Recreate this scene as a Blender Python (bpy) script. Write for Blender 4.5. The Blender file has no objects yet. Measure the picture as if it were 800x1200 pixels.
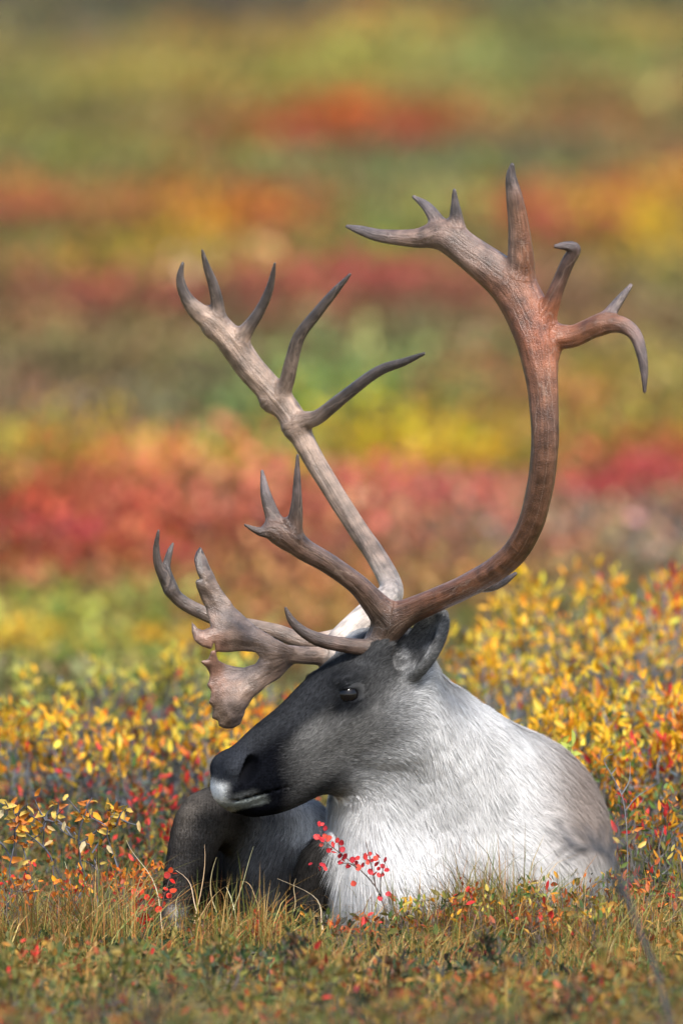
import bpy, math, random
import numpy as np
from mathutils import Vector, Matrix

random.seed(11)
rng = np.random.default_rng(11)
scene = bpy.context.scene
COL = scene.collection

# ------------------------------------------------------------------ camera
S = 0.0015            # metres per photo pixel at the animal
DIST, CAMH = 20.0, 2.2
FPX = 400.0 / 24.0 * 800.0
PITCH = math.radians(4.194)
cam_d = bpy.data.cameras.new('camera')
cam = bpy.data.objects.new('camera', cam_d)
COL.objects.link(cam)
cam.location = (0, -DIST, CAMH)
cam.rotation_euler = (math.pi / 2 - PITCH, 0, 0)
cam_d.sensor_fit = 'HORIZONTAL'
cam_d.sensor_width = 24.0
cam_d.lens = 400.0
cam_d.clip_start = 0.5
cam_d.clip_end = 4000
cam_d.dof.use_dof = True
cam_d.dof.focus_distance = 20.0
cam_d.dof.aperture_fstop = 3.5
scene.camera = cam

# ------------------------------------------------------------------ sky, sun, exposure
SUN_EL, SUN_AZ = math.radians(52), math.radians(24)   # azimuth: to the right of the view's back
sun_dir = Vector((math.cos(SUN_EL) * math.sin(SUN_AZ), -math.cos(SUN_EL) * math.cos(SUN_AZ), math.sin(SUN_EL)))
world = bpy.data.worlds.new("World")
scene.world = world
world.use_nodes = True
wn = world.node_tree
bg = wn.nodes['Background']
sky = wn.nodes.new('ShaderNodeTexSky')
sky.sky_type = 'NISHITA'
sky.sun_disc = False
sky.sun_elevation = SUN_EL
sky.sun_rotation = math.pi / 2 - math.atan2(sun_dir.y, sun_dir.x)
sky.dust_density = 2.0
wn.links.new(sky.outputs[0], bg.inputs[0])
bg.inputs[1].default_value = 0.125
sl = bpy.data.lights.new('sun', 'SUN')
sl.energy = 3.0
sl.angle = math.radians(12)
sl.color = (1.0, 0.955, 0.89)
so = bpy.data.objects.new('sun', sl)
COL.objects.link(so)
so.rotation_euler = (-sun_dir).to_track_quat('-Z', 'Y').to_euler()
scene.view_settings.view_transform = 'Standard'
scene.view_settings.look = 'None'
scene.view_settings.gamma = 1
scene.view_settings.use_curve_mapping = False
scene.view_settings.exposure = 1.18
scene.cycles.use_denoising = True
scene.cycles.max_bounces = 6
scene.cycles.diffuse_bounces = 3
scene.cycles.transparent_max_bounces = 4

# ------------------------------------------------------------------ helpers
Fw = np.array([0, math.cos(PITCH), -math.sin(PITCH)])
Uw = np.array([0, math.sin(PITCH), math.cos(PITCH)])


def W(px, py, d=0.0):
    """design point (photo column, row, depth in the same unit behind the animal plane) -> metres"""
    v = Fw + np.array([(px - 400) / FPX, 0, 0]) + Uw * (-(py - 600) / FPX)
    t = (d * S + DIST) / v[1]
    return np.array([0, -DIST, CAMH]) + v * t


DROP = 0.45           # the plain lies a little lower than the rise the animal rests on


def ground_z(x, y):
    x = np.asarray(x, float); y = np.asarray(y, float)
    z = 0.018 * np.sin(x * 2.1 + y * .7) + 0.014 * np.sin(x * 4.3 - y * 1.9 + 1.0) + .01 * np.sin(y * 3.1 + x * 1.3)
    far = np.clip((y - 6) / 20, 0, 1)
    z = z + far * (0.07 * np.sin(y * .55 + x * .25) + .05 * np.sin(y * .91 - x * .4 + 2))
    hill = np.clip(y - 95, 0, None)
    tt = np.clip((y - 2.8) / 5.5, 0, 1); z = z - DROP * tt * tt * (3 - 2 * tt)
    near = np.exp(-((x / 1.0) ** 2 + ((y - .2) / 1.2) ** 2))
    return z * (1 - .7 * near) + hill * .035 + 0.00008 * hill ** 2


def tag(o, label=None, cat=None, group=None, kind=None):
    if label: o['label'] = label
    if cat: o['category'] = cat
    if group: o['group'] = group
    if kind: o['kind'] = kind
    return o


def empty(name, loc):
    o = bpy.data.objects.new(name, None)
    o.empty_display_size = .1
    COL.objects.link(o)
    o.location = Vector(loc)
    return o


def link_mesh(name, me, mat, parent=None):
    o = bpy.data.objects.new(name, me)
    COL.objects.link(o)
    if mat is not None and not me.materials:
        me.materials.append(mat)
    if parent is not None:
        o.parent = parent
    return o


def np_mesh(name, verts, faces, smooth=True, colors=None, attrs=None):
    """faces: list of (k-gon index arrays)"""
    me = bpy.data.meshes.new(name)
    verts = np.asarray(verts, np.float32)
    if not isinstance(faces, (list, tuple)):
        faces = [faces]
    faces = [np.asarray(f, np.int32) for f in faces if len(f)]
    nl = sum(f.size for f in faces); nf = sum(len(f) for f in faces)
    me.vertices.add(len(verts)); me.vertices.foreach_set('co', verts.ravel())
    me.loops.add(nl); me.loops.foreach_set('vertex_index', np.concatenate([f.ravel() for f in faces]))
    me.polygons.add(nf)
    tot = np.concatenate([np.full(len(f), f.shape[1], np.int32) for f in faces])
    st = np.concatenate([[0], np.cumsum(tot)[:-1]]).astype(np.int32)
    me.polygons.foreach_set('loop_start', st)
    me.polygons.foreach_set('loop_total', tot)
    me.polygons.foreach_set('use_smooth', np.full(nf, bool(smooth)))
    if colors is not None:
        a = me.color_attributes.new('Col', 'FLOAT_COLOR', 'POINT')
        c = np.ones((len(verts), 4), np.float32); c[:, :3] = colors
        a.data.foreach_set('color', c.ravel())
    for k, val in (attrs or {}).items():
        a = me.attributes.new(k, 'FLOAT_VECTOR', 'POINT')
        a.data.foreach_set('vector', np.asarray(val, np.float32).ravel())
    me.update(calc_edges=True)
    me.validate()
    return me


def new_mat(name):
    m = bpy.data.materials.new(name)
    m.use_nodes = True
    nt = m.node_tree
    for n in list(nt.nodes):
        nt.nodes.remove(n)
    out = nt.nodes.new('ShaderNodeOutputMaterial')
    return m, nt, out


def nd(nt, t, **kw):
    n = nt.nodes.new(t)
    for k, v in kw.items():
        if k.startswith('i_'):
            n.inputs[k[2:].replace('_', ' ')].default_value = v
        else:
            setattr(n, k, v)
    return n


def leaf_material(name, transl=.35, rough=.55, var=.35):
    m, nt, out = new_mat(name)
    at = nd(nt, 'ShaderNodeAttribute', attribute_name='Col')
    geo = nd(nt, 'ShaderNodeNewGeometry')
    nz = nd(nt, 'ShaderNodeTexNoise'); nz.inputs['Scale'].default_value = 60
    nt.links.new(geo.outputs['Position'], nz.inputs['Vector'])
    mr = nd(nt, 'ShaderNodeMapRange'); mr.inputs['To Min'].default_value = 1 - var; mr.inputs['To Max'].default_value = 1 + var
    nt.links.new(nz.outputs['Fac'], mr.inputs['Value'])
    mx = nd(nt, 'ShaderNodeVectorMath', operation='SCALE')
    nt.links.new(at.outputs['Color'], mx.inputs[0]); nt.links.new(mr.outputs[0], mx.inputs['Scale'])
    p = nd(nt, 'ShaderNodeBsdfPrincipled'); p.inputs['Roughness'].default_value = rough
    p.inputs['Specular IOR Level'].default_value = .25
    tr = nd(nt, 'ShaderNodeBsdfTranslucent')
    ms = nd(nt, 'ShaderNodeMixShader'); ms.inputs[0].default_value = transl
    nt.links.new(mx.outputs[0], p.inputs['Base Color']); nt.links.new(mx.outputs[0], tr.inputs['Color'])
    nt.links.new(p.outputs[0], ms.inputs[1]); nt.links.new(tr.outputs[0], ms.inputs[2])
    nt.links.new(ms.outputs[0], out.inputs[0])
    return m


M_LEAF = leaf_material('leaf')
M_GRASS = leaf_material('grass_blade', .3, .5, .25)
M_STEM = leaf_material('woody_stem', 0.0, .8, .5)

# ------------------------------------------------------------------ leaves, stems, blades
T_LANCE = (np.array([[0, 0, 0], [.3, .42, .06], [.68, .36, .04], [1, 0, -.06], [.68, -.36, .04], [.3, -.42, .06], [.5, 0, -.05]]),
           np.array([[6, 0, 5], [6, 5, 4], [6, 4, 3], [6, 3, 2], [6, 2, 1], [6, 1, 0]]))
_a = np.linspace(0, 2 * np.pi, 9)[:-1]
T_ROUND = (np.vstack([np.c_[.5 - .5 * np.cos(_a), .5 * np.sin(_a) * 1.0, .05 * np.cos(2 * _a)], [[.5, 0, -.06]]]),
           np.array([[8, (i + 1) % 8, i] for i in range(8)]))
T_QUAD = (np.array([[0, 0, 0], [.5, .5, .1], [1, 0, -.05], [.5, -.5, .1]]), np.array([[0, 2, 1], [0, 3, 2]]))


def unit(v):
    return v / np.maximum(np.linalg.norm(v, axis=-1, keepdims=True), 1e-9)


def leaves_geo(pos, dirs, nrm, L, Wd, cols, tmpl):
    tv, tf = tmpl
    n = len(pos)
    d = unit(dirs); s = unit(np.cross(nrm, d)); u = np.cross(d, s)
    L = np.broadcast_to(L, n)[:, None, None]; Wd = np.broadcast_to(Wd, n)[:, None, None]
    v = pos[:, None, :] + d[:, None, :] * (tv[None, :, 0:1] * L) + s[:, None, :] * (tv[None, :, 1:2] * Wd) + u[:, None, :] * (tv[None, :, 2:3] * L)
    k = len(tv)
    f = (tf[None] + (np.arange(n) * k)[:, None, None]).reshape(-1, 3)
    return v.reshape(-1, 3), f, np.repeat(cols, k, axis=0)


def tube_geo(pts, rad, sides=5):
    pts = np.asarray(pts, float); n = len(pts)
    rad = np.broadcast_to(np.asarray(rad, float), n)
    tg = unit(np.gradient(pts, axis=0))
    ref = np.array([.31, .9, .17]); a = unit(np.cross(tg, ref)); b = np.cross(tg, a)
    ang = np.linspace(0, 2 * np.pi, sides + 1)[:-1]
    v = pts[:, None] + rad[:, None, None] * (np.cos(ang)[None, :, None] * a[:, None] + np.sin(ang)[None, :, None] * b[:, None])
    i = np.arange(n - 1)[:, None] * sides; j = np.arange(sides)[None]
    j2 = (j + 1) % sides
    f = np.stack([i + j, i + j2, i + sides + j2, i + sides + j], -1).reshape(-1, 4)
    return v.reshape(-1, 3), f


class Geo:
    def __init__(s): s.v, s.f, s.c, s.n = [], {}, [], 0

    def add(s, v, f, c):
        f = np.asarray(f)
        s.v.append(v); s.f.setdefault(f.shape[1], []).append(f + s.n)
        s.c.append(np.broadcast_to(np.asarray(c, float), (len(v), 3))); s.n += len(v)

    def mesh(s, name, smooth=True):
        return np_mesh(name, np.vstack(s.v), [np.vstack(x) for x in s.f.values()], smooth, np.vstack(s.c))


def pick(pal, n):
    """palette [(weight, rgb), ...] -> n colours with variation"""
    w = np.array([p[0] for p in pal], float); w /= w.sum()
    idx = rng.choice(len(pal), n, p=w)
    c = np.array([p[1] for p in pal])[idx]
    return np.clip(c * rng.normal(1, .16, (n, 1)) * rng.normal(1, .07, (n, 3)), .004, .9)


YEL = (.74, .41, .022); GOLD = (.62, .27, .02); LEM = (.68, .52, .06); ORA = (.60, .17, .02)
RED = (.52, .035, .03); CRIM = (.42, .03, .05); RUST = (.30, .075, .025); OLIVE = (.17, .15, .035)
GREEN = (.10, .17, .04); DKG = (.04, .07, .03); BLUEG = (.11, .14, .13); BROWN = (.13, .07, .035); STRAW = (.50, .36, .15)
GREYST = (.20, .20, .215); DARKST = (.06, .05, .05)


def grow_shrub(height, spread, nstem, nleaf, leaf_l, pal_top, pal_low, stem_col, tmpl=T_LANCE, aspect=.42, up=.9, twigs=4, stem_r=.003, low_to=.18):
    """local-space stems and foliage geometry for one shrub rooted at the origin"""
    st, fo = Geo(), Geo()
    nodes = []
    for k in range(nstem):
        a = rng.uniform(0, 2 * np.pi); lean = rng.uniform(.05, 1.0)
        h = height * rng.uniform(.6, 1.05) * (1 - .3 * lean)
        end = np.array([np.cos(a) * spread * lean, np.sin(a) * spread * lean, h])
        b0 = np.array([np.cos(a), np.sin(a), 0]) * spread * .3 * lean * rng.uniform(.2, 1)
        b0[2] = -.03
        t = np.linspace(0, 1, 7)[:, None]
        p = b0 + (end - b0) * t + np.array([np.cos(a), np.sin(a), -.3]) * spread * .25 * np.sin(t * np.pi) * lean
        p[1:] += rng.normal(0, height * .025, (6, 3))
        st.add(*tube_geo(p, np.linspace(stem_r, stem_r * .4, 7), 4), np.array(stem_col) * rng.uniform(.7, 1.3))
        for q in p[2:]:
            nodes.append((q, unit(p[-1] - p[0])))
        for _ in range(twigs):
            i = rng.integers(2, 6)
            dv = unit(unit(p[i] - p[i - 1]) * .6 + rng.normal(0, .55, 3) + np.array([0, 0, .35]))
            ln = height * rng.uniform(.15, .4)
            tp = p[i] + dv * ln * np.linspace(0, 1, 4)[:, None]
            tp[1:] += rng.normal(0, ln * .06, (3, 3))
            st.add(*tube_geo(tp, np.linspace(stem_r * .5, stem_r * .3, 4), 3), np.array(stem_col) * rng.uniform(.7, 1.3))
            for q in tp[1:]:
                nodes.append((q, dv))
    P = np.array([n[0] for n in nodes]); D = np.array([n[1] for n in nodes])
    hn = np.clip(P[:, 2] / height, .02, 1.2)
    idx = rng.choice(len(P), nleaf, p=(hn ** 2.2) / (hn ** 2.2).sum())
    pos = P[idx] + rng.normal(0, leaf_l * .35, (nleaf, 3))
    dirs = D[idx] * .5 + rng.normal(0, .55, (nleaf, 3)) + np.array([0, 0, .45 * up])
    nrm = rng.normal(0, .8, (nleaf, 3)) + np.array([0, -.2, .5])
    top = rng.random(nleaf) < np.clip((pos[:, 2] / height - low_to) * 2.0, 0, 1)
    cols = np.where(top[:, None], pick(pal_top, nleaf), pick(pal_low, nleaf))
    L = leaf_l * rng.uniform(.4, 1.25, nleaf)
    fo.add(*leaves_geo(pos, dirs, nrm, L, L * aspect * rng.uniform(.8, 1.2, nleaf), cols, tmpl))
    return st, fo


def plant(name, label, cat, group, loc, st, fo):
    e = empty(name, loc)
    tag(e, label, cat, group)
    if st.n: link_mesh('stem', st.mesh('stem'), M_STEM, e)
    link_mesh('foliage', fo.mesh('foliage'), M_LEAF, e)
    return e


def G(px, D):
    x = (px - 400) / FPX * D
    y = D - DIST
    return np.array([x, y, float(ground_z(x, y))])


# ------------------------------------------------------------------ ground
def build_ground():
    ys = np.unique(np.concatenate([np.linspace(-26, -6, 30), np.linspace(-6, 8, 110), np.linspace(8, 80, 200), np.linspace(80, 1500, 90)]))
    xn = np.concatenate([np.linspace(-1, -.12, 25), np.linspace(-.12, .12, 50), np.linspace(.12, 1, 25)])
    xn = np.unique(xn)
    X = np.outer(np.clip((ys + 40) * 1.1, 16, 900), xn)
    Y = np.repeat(ys[:, None], len(xn), 1)
    Z = ground_z(X, Y)
    v = np.stack([X, Y, Z], -1).reshape(-1, 3)
    ny, nx = X.shape
    i = (np.arange(ny - 1)[:, None] * nx + np.arange(nx - 1)[None])
    f = np.stack([i, i + 1, i + nx + 1, i + nx], -1).reshape(-1, 4)
    me = np_mesh('tundra_ground', v, f)
    m, nt, out = new_mat('tundra_soil')
    tc = nd(nt, 'ShaderNodeNewGeometry')
    mp = nd(nt, 'ShaderNodeMapping'); mp.inputs['Scale'].default_value = (1, .45, 1)
    nt.links.new(tc.outputs['Position'], mp.inputs[0])
    n1 = nd(nt, 'ShaderNodeTexNoise'); n1.inputs['Scale'].default_value = .9; n1.inputs['Detail'].default_value = 5; n1.inputs['Roughness'].default_value = .65
    n2 = nd(nt, 'ShaderNodeTexNoise'); n2.inputs['Scale'].default_value = 28; n2.inputs['Detail'].default_value = 4
    nt.links.new(mp.outputs[0], n1.inputs['Vector']); nt.links.new(tc.outputs['Position'], n2.inputs['Vector'])
    cr = nd(nt, 'ShaderNodeValToRGB')
    els = cr.color_ramp.elements
    els[0].position = .28; els[0].color = (.05, .06, .022, 1)
    els[1].position = .75; els[1].color = (.16, .05, .03, 1)
    for p, c in ((.40, (.10, .10, .03, 1)), (.50, (.15, .12, .035, 1)), (.60, (.09, .07, .035, 1))):
        e = els.new(p); e.color = c
    nt.links.new(n1.outputs['Fac'], cr.inputs[0])
    mr = nd(nt, 'ShaderNodeMapRange'); mr.inputs['To Min'].default_value = .45; mr.inputs['To Max'].default_value = 1.4
    nt.links.new(n2.outputs['Fac'], mr.inputs['Value'])
    vm = nd(nt, 'ShaderNodeVectorMath', operation='SCALE')
    nt.links.new(cr.outputs[0], vm.inputs[0]); nt.links.new(mr.outputs[0], vm.inputs['Scale'])
    p = nd(nt, 'ShaderNodeBsdfPrincipled'); p.inputs['Roughness'].default_value = .95; p.inputs['Specular IOR Level'].default_value = .1
    bp = nd(nt, 'ShaderNodeBump'); bp.inputs['Strength'].default_value = .8; bp.inputs['Distance'].default_value = .03
    nt.links.new(n2.outputs['Fac'], bp.inputs['Height']); nt.links.new(bp.outputs[0], p.inputs['Normal'])
    nt.links.new(vm.outputs[0], p.inputs['Base Color']); nt.links.new(p.outputs[0], out.inputs[0])
    tag(link_mesh('tundra_ground', me, m), kind='structure')


build_ground()

# ------------------------------------------------------------------ far ground cover: colour patches lying on the plain
# (column, row of the ground, half width, half height, colour, strength); rows map to distances on the flat plain
PATCH = [
    (400, 8, 900, 22, (.055, .05, .035), 1.0), (120, 20, 200, 20, (.05, .045, .035), .7),
    (300, 80, 500, 40, (.27, .235, .05), .95), (650, 65, 250, 40, (.18, .21, .06), .85), (620, 20, 200, 18, (.13, .17, .04), .6),
    (400, 150, 105, 20, (.50, .09, .03), 1.0), (230, 155, 60, 16, (.42, .06, .03), .8), (620, 155, 120, 20, (.25, .10, .05), .5),
    (150, 190, 200, 20, (.17, .17, .035), .8), (560, 205, 160, 25, (.14, .17, .07), .7),
    (90, 245, 140, 20, (.42, .11, .035), .9), (300, 262, 90, 25, (.47, .08, .03), 1.0), (230, 262, 60, 22, (.5, .24, .03), .6),
    (650, 255, 120, 30, (.36, .06, .04), .9), (790, 225, 70, 20, (.48, .15, .03), .8), (450, 270, 90, 35, (.17, .22, .06), .7),
    (60, 300, 120, 25, (.12, .14, .03), .8), (190, 305, 80, 22, (.45, .28, .03), .9), (760, 290, 90, 28, (.52, .30, .03), .9),
    (380, 305, 90, 20, (.32, .24, .04), .6), (740, 318, 70, 16, (.08, .10, .03), .6),
    (150, 365, 190, 28, (.24, .055, .04), .9), (400, 350, 110, 25, (.34, .06, .045), .8), (560, 345, 140, 30, (.26, .075, .05), .7),
    (300, 425, 400, 32, (.17, .12, .05), .8), (700, 400, 160, 40, (.22, .10, .05), .6), (100, 470, 220, 18, (.13, .12, .065), .7),
    (420, 470, 120, 45, (.13, .20, .05), .9), (290, 525, 70, 30, (.12, .22, .06), .9), (730, 475, 90, 30, (.30, .26, .04), .7),
    (90, 530, 170, 22, (.34, .075, .045), .8), (650, 495, 90, 22, (.40, .10, .05), .7), (790, 560, 60, 35, (.48, .05, .035), .9),
    (490, 535, 140, 30, (.52, .34, .03), 1.0), (150, 575, 150, 20, (.42, .22, .03), .8), (740, 540, 60, 25, (.36, .26, .03), .7), (20, 560, 50, 20, (.30, .25, .04), .7),
    (60, 640, 110, 26, (.44, .075, .045), .9), (200, 650, 90, 24, (.42, .07, .045), .9), (480, 605, 120, 24, (.50, .07, .07), .95), (350, 635, 90, 30, (.40, .09, .05), .8), (640, 615, 60, 20, (.36, .09, .06), .7), (740, 590, 50, 30, (.42, .05, .045), .8), (420, 670, 140, 30, (.30, .09, .05), .9), (620, 690, 140, 26, (.28, .10, .05), .8), (250, 720, 150, 22, (.26, .11, .05), .7),
    (60, 680, 100, 25, (.35, .10, .04), .7), (230, 700, 120, 22, (.30, .15, .05), .6), (330, 770, 80, 25, (.45, .16, .05), .7), (560, 730, 100, 22, (.36, .17, .05), .6), (660, 640, 110, 25, (.20, .10, .06), .6), (780, 650, 70, 22, (.27, .30, .24), .8), (560, 640, 80, 18, (.22, .20, .13), .6),
    (90, 715, 130, 16, (.14, .12, .035), .8), (300, 690, 120, 25, (.26, .09, .04), .6), (60, 745, 130, 26, (.38, .32, .05), .8), (220, 750, 120, 25, (.30, .32, .08), .8),
    (340, 735, 90, 22, (.45, .11, .05), .6), (130, 790, 140, 18, (.28, .26, .06), .7), (420, 700, 90, 25, (.22, .13, .05), .5),
]

_fam = [(.44, .075, .045), (.50, .10, .035), (.36, .07, .05), (.50, .33, .04), (.42, .22, .04), (.13, .18, .05), (.10, .10, .035), (.17, .20, .09), (.085, .06, .04), (.22, .19, .05)]
for _k in range(130):
    _row = rng.uniform(10, 680)
    PATCH.insert(int(rng.integers(0, 45)), (rng.uniform(-60, 860), _row, rng.uniform(35, 130), rng.uniform(4, 9) + _row * .006, _fam[rng.integers(len(_fam))], rng.uniform(.35, .75)))

PATCH += [(395, 146, 105, 15, (.58, .10, .03), 1.0), (235, 150, 45, 10, (.45, .08, .03), .8), (300, 2, 900, 18, (.05, .045, .035), .95), (90, 42, 130, 9, (.06, .06, .035), .7), (560, 72, 120, 8, (.09, .10, .045), .6)]


def row_of(D, z=0.0):
    ang = np.arctan2(CAMH - z, D) - PITCH
    return 600 + FPX * np.tan(ang)


def patch_colour(px, py):
    c = np.tile(np.array([.15, .13, .045]), (len(px), 1))
    nz = 28 * np.sin(px * .031 + py * .05) + 18 * np.sin(px * .083 - py * .11 + 1) + rng.normal(0, 13, len(px))
    ny = 7 * np.sin(px * .027 + 2) + 5 * np.sin(px * .061 + py * .09) + rng.normal(0, 7, len(px))
    for (cx, cy, wx, wy, col, s) in PATCH:
        q = ((px + nz - cx) / wx) ** 2 + ((py + ny - cy) / wy) ** 2
        a = s * np.exp(-q * 1.1)
        c = c * (1 - a[:, None]) + np.array(col) * a[:, None]
    lum = c.mean(1, keepdims=True)
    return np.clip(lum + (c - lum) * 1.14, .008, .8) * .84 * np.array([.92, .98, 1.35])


def build_far_cover():
    n = 17000
    u = rng.random(n)
    D = 1 / (1 / 25.0 + u * (1 / 130.0 - 1 / 25.0))
    half = D * .030 * 1.9 + .6
    x = rng.uniform(-1, 1, n) * half
    y = D - DIST
    px = 400 + x / D * FPX
    py = row_of(D, ground_z(x * 0, y))
    hgt = rng.uniform(.05, .16, n) * (1 + .5 * np.sin(x * 1.7 + y * .6))
    c = patch_colour(px, py - hgt * .35 / D * FPX)
    c = c * np.exp(rng.normal(-.06, .5, (n, 1)))
    sat = np.clip(c.max(1) - c.min(1), 0, .5)
    hgt *= .6 + 2.0 * sat
    per = 20
    rad = .10 + .10 * rng.random(n) + D * .0016
    P = np.repeat(np.c_[x, y, ground_z(x, y)], per, 0)
    N = n * per
    off = rng.normal(0, 1, (N, 3)) * .55
    zz = rng.random(N) ** .7
    P[:, 0] += off[:, 0] * np.repeat(rad, per); P[:, 1] += off[:, 1] * np.repeat(rad, per) * 1.5
    P[:, 2] += zz * np.repeat(hgt, per)
    cols = np.repeat(c, per, 0) * rng.normal(1, .3, (N, 1)).clip(.35, 1.9) * rng.normal(1, .12, (N, 3))
    dirs = rng.normal(0, .7, (N, 3)) + np.array([0, 0, .6])
    nrm = rng.normal(0, .8, (N, 3)) + np.array([0, -.5, .6])
    L = rng.uniform(.02, .05, N) * np.repeat(.75 + D * .014, per)
    g = Geo(); g.add(*leaves_geo(P, dirs, nrm, L, L * .6, cols.clip(.01, .8), T_QUAD))
    o = link_mesh('tundra_ground_cover', g.mesh('tundra_ground_cover', False), M_LEAF)
    tag(o, 'patchwork of red, yellow and green autumn ground cover receding across the plain', 'ground cover', kind='stuff')


build_far_cover()

# blurred shrubs out on the plain: (column, distance, height, spread, kind)
KIND = {
    'red': ([(5, (.50, .07, .075)), (4, (.45, .055, .085)), (2, (.38, .12, .075)), (1.5, (.52, .16, .06))], [(2, RUST), (1, BROWN), (1, OLIVE)], 'red dwarf birch shrub standing out on the plain beyond the antlers'),
    'yellow': ([(5, YEL), (2, LEM), (2, GOLD), (1.5, OLIVE), (2, (.55, .36, .06))], [(2, OLIVE), (1, GREEN), (1, BLUEG)], 'yellow willow shrub standing out on the plain beyond the antlers'),
    'green': ([(4, (.14, .23, .05)), (2, (.22, .27, .06)), (1, LEM)], [(2, DKG), (1, OLIVE)], 'green willow shrub standing out on the plain beyond the antlers'),
}
far = [  # column, row of the foot, height, spread, kind
    (470, 650, .16, .24, 'red'), (410, 640, .13, .22, 'red'), (530, 645, .15, .22, 'red'), (330, 690, .13, .2, 'red'), (30, 690, .14, .24, 'red'), (95, 700, .15, .24, 'red'), (165, 690, .14, .24, 'red'), (235, 715, .13, .2, 'red'), (280, 665, .12, .2, 'red'),
    (20, 780, .12, .22, 'yellow'), (110, 790, .12, .22, 'green'), (200, 780, .12, .22, 'yellow'), (270, 800, .11, .2, 'green'), (60, 760, .1, .2, 'green'), (330, 790, .11, .18, 'red'), (385, 770, .1, .18, 'red'), (440, 720, .1, .2, 'red'), (560, 730, .11, .2, 'red'), (500, 760, .1, .2, 'yellow'),
    (700, 620, .16, .2, 'red'), (790, 590, .18, .22, 'red'), (750, 600, .16, .2, 'red'), (20, 560, .12, .3, 'red'), (120, 548, .12, .3, 'red'), (640, 520, .12, .2, 'red'),
    (470, 575, .15, .3, 'yellow'), (530, 570, .15, .28, 'yellow'), (420, 565, .14, .25, 'yellow'), (170, 598, .11, .3, 'yellow'), (90, 600, .09, .25, 'yellow'), (590, 560, .14, .25, 'yellow'),
    (275, 560, .15, .2, 'green'), (310, 565, .13, .2, 'green'), (400, 508, .2, .28, 'green'), (470, 512, .2, .28, 'green'), (365, 520, .16, .22, 'green'), (705, 500, .15, .25, 'yellow'), (735, 515, .14, .25, 'green'),
    (350, 385, .14, .45, 'red'), (430, 380, .14, .4, 'red'), (120, 398, .14, .5, 'red'), (200, 400, .14, .5, 'red'), (190, 335, .16, .4, 'yellow'), (760, 325, .2, .45, 'yellow'), (720, 322, .16, .35, 'yellow'), (80, 330, .14, .5, 'green'),
    (310, 290, .17, .4, 'red'), (250, 290, .16, .35, 'yellow'), (640, 285, .16, .5, 'red'), (690, 290, .16, .4, 'red'), (60, 270, .14, .6, 'red'), (130, 272, .14, .6, 'red'), (450, 300, .2, .5, 'green'),
    (400, 170, .12, .5, 'red'), (345, 166, .12, .4, 'red'), (465, 165, .10, .4, 'red'), (235, 170, .12, .35, 'red'), (150, 215, .14, .8, 'green'), (560, 225, .16, .8, 'green'), (700, 110, .15, .9, 'green')]
for (px, row, h, sp, k) in far:
    D = (CAMH + DROP) / math.tan(PITCH + math.atan((row - 600) / FPX))
    top, low, lab = KIND[k]
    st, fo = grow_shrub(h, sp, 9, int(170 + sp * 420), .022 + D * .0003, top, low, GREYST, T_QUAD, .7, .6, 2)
    plant('dwarf_birch_shrub' if k == 'red' else 'willow_shrub', lab, 'shrub', {'red': 'red shrubs on the plain', 'yellow': 'yellow shrubs on the plain', 'green': 'green shrubs on the plain'}[k], G(px, D), st, fo)

# ------------------------------------------------------------------ willow thickets close behind the animal
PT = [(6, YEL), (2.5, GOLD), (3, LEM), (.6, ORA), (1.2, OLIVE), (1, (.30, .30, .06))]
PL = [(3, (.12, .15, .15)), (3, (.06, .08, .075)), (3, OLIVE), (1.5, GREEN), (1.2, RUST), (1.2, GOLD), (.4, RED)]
right = [(540, 21.15, .24, .13), (590, 21.3, .27, .14), (640, 21.25, .26, .14), (690, 21.2, .25, .14), (735, 21.1, .24, .14), (780, 21.05, .24, .14), (815, 21.3, .27, .14), (665, 21.6, .30, .15), (720, 21.65, .31, .15), (770, 21.55, .30, .15),
         (585, 22.3, .28, .17), (640, 22.5, .35, .17), (700, 22.6, .37, .18), (755, 22.4, .36, .18), (800, 22.7, .38, .17), (660, 23.2, .40, .18), (725, 23.3, .41, .18), (610, 23.3, .34, .18), (780, 23.4, .42, .18), (560, 22.9, .30, .18)]
for i, (px, D, h, sp) in enumerate(right):
    back = D > 22
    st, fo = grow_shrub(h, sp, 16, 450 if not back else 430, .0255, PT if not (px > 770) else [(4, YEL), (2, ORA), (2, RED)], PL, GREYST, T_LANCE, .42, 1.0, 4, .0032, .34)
    plant('willow_shrub', 'yellow-leaved willow shrub growing close behind the pale back of the caribou' if not back else 'blurred yellow willow shrub in the farther row behind the caribou back', 'shrub',
          'willows behind the caribou back' if not back else 'farther willows behind the caribou back', G(px, D), st, fo)
left = [(15, 21.7, 0.204, .13), (60, 21.6, 0.216, .13), (105, 21.75, 0.228, .13), (150, 21.6, 0.216, .13), (195, 21.7, 0.228, .13), (240, 21.6, 0.216, .13), (290, 21.8, 0.204, .14), (345, 22.0, 0.204, .14), (385, 22.2, 0.192, .14),
        (40, 22.8, 0.18, .18), (120, 23.0, 0.192, .18), (200, 23.0, 0.192, .18), (280, 23.2, 0.192, .18)]
for i, (px, D, h, sp) in enumerate(left):
    pal = PT if px < 270 else [(3, GOLD), (2, ORA), (2, YEL), (1, RED)]
    if D > 22.5: pal = [(3, (.40, .40, .08)), (2, LEM), (1, YEL), (2, (.25, .30, .08))]
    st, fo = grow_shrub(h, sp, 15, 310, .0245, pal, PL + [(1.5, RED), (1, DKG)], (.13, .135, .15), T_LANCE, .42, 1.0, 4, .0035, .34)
    plant('willow_shrub', 'low yellow-leaved willow shrub growing beyond the caribou muzzle' if D < 22.5 else 'blurred low willow shrub in the farther row beyond the caribou muzzle', 'shrub',
          'willows beyond the muzzle' if D < 22.5 else 'farther willows beyond the muzzle', G(px, D), st, fo)

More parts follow.
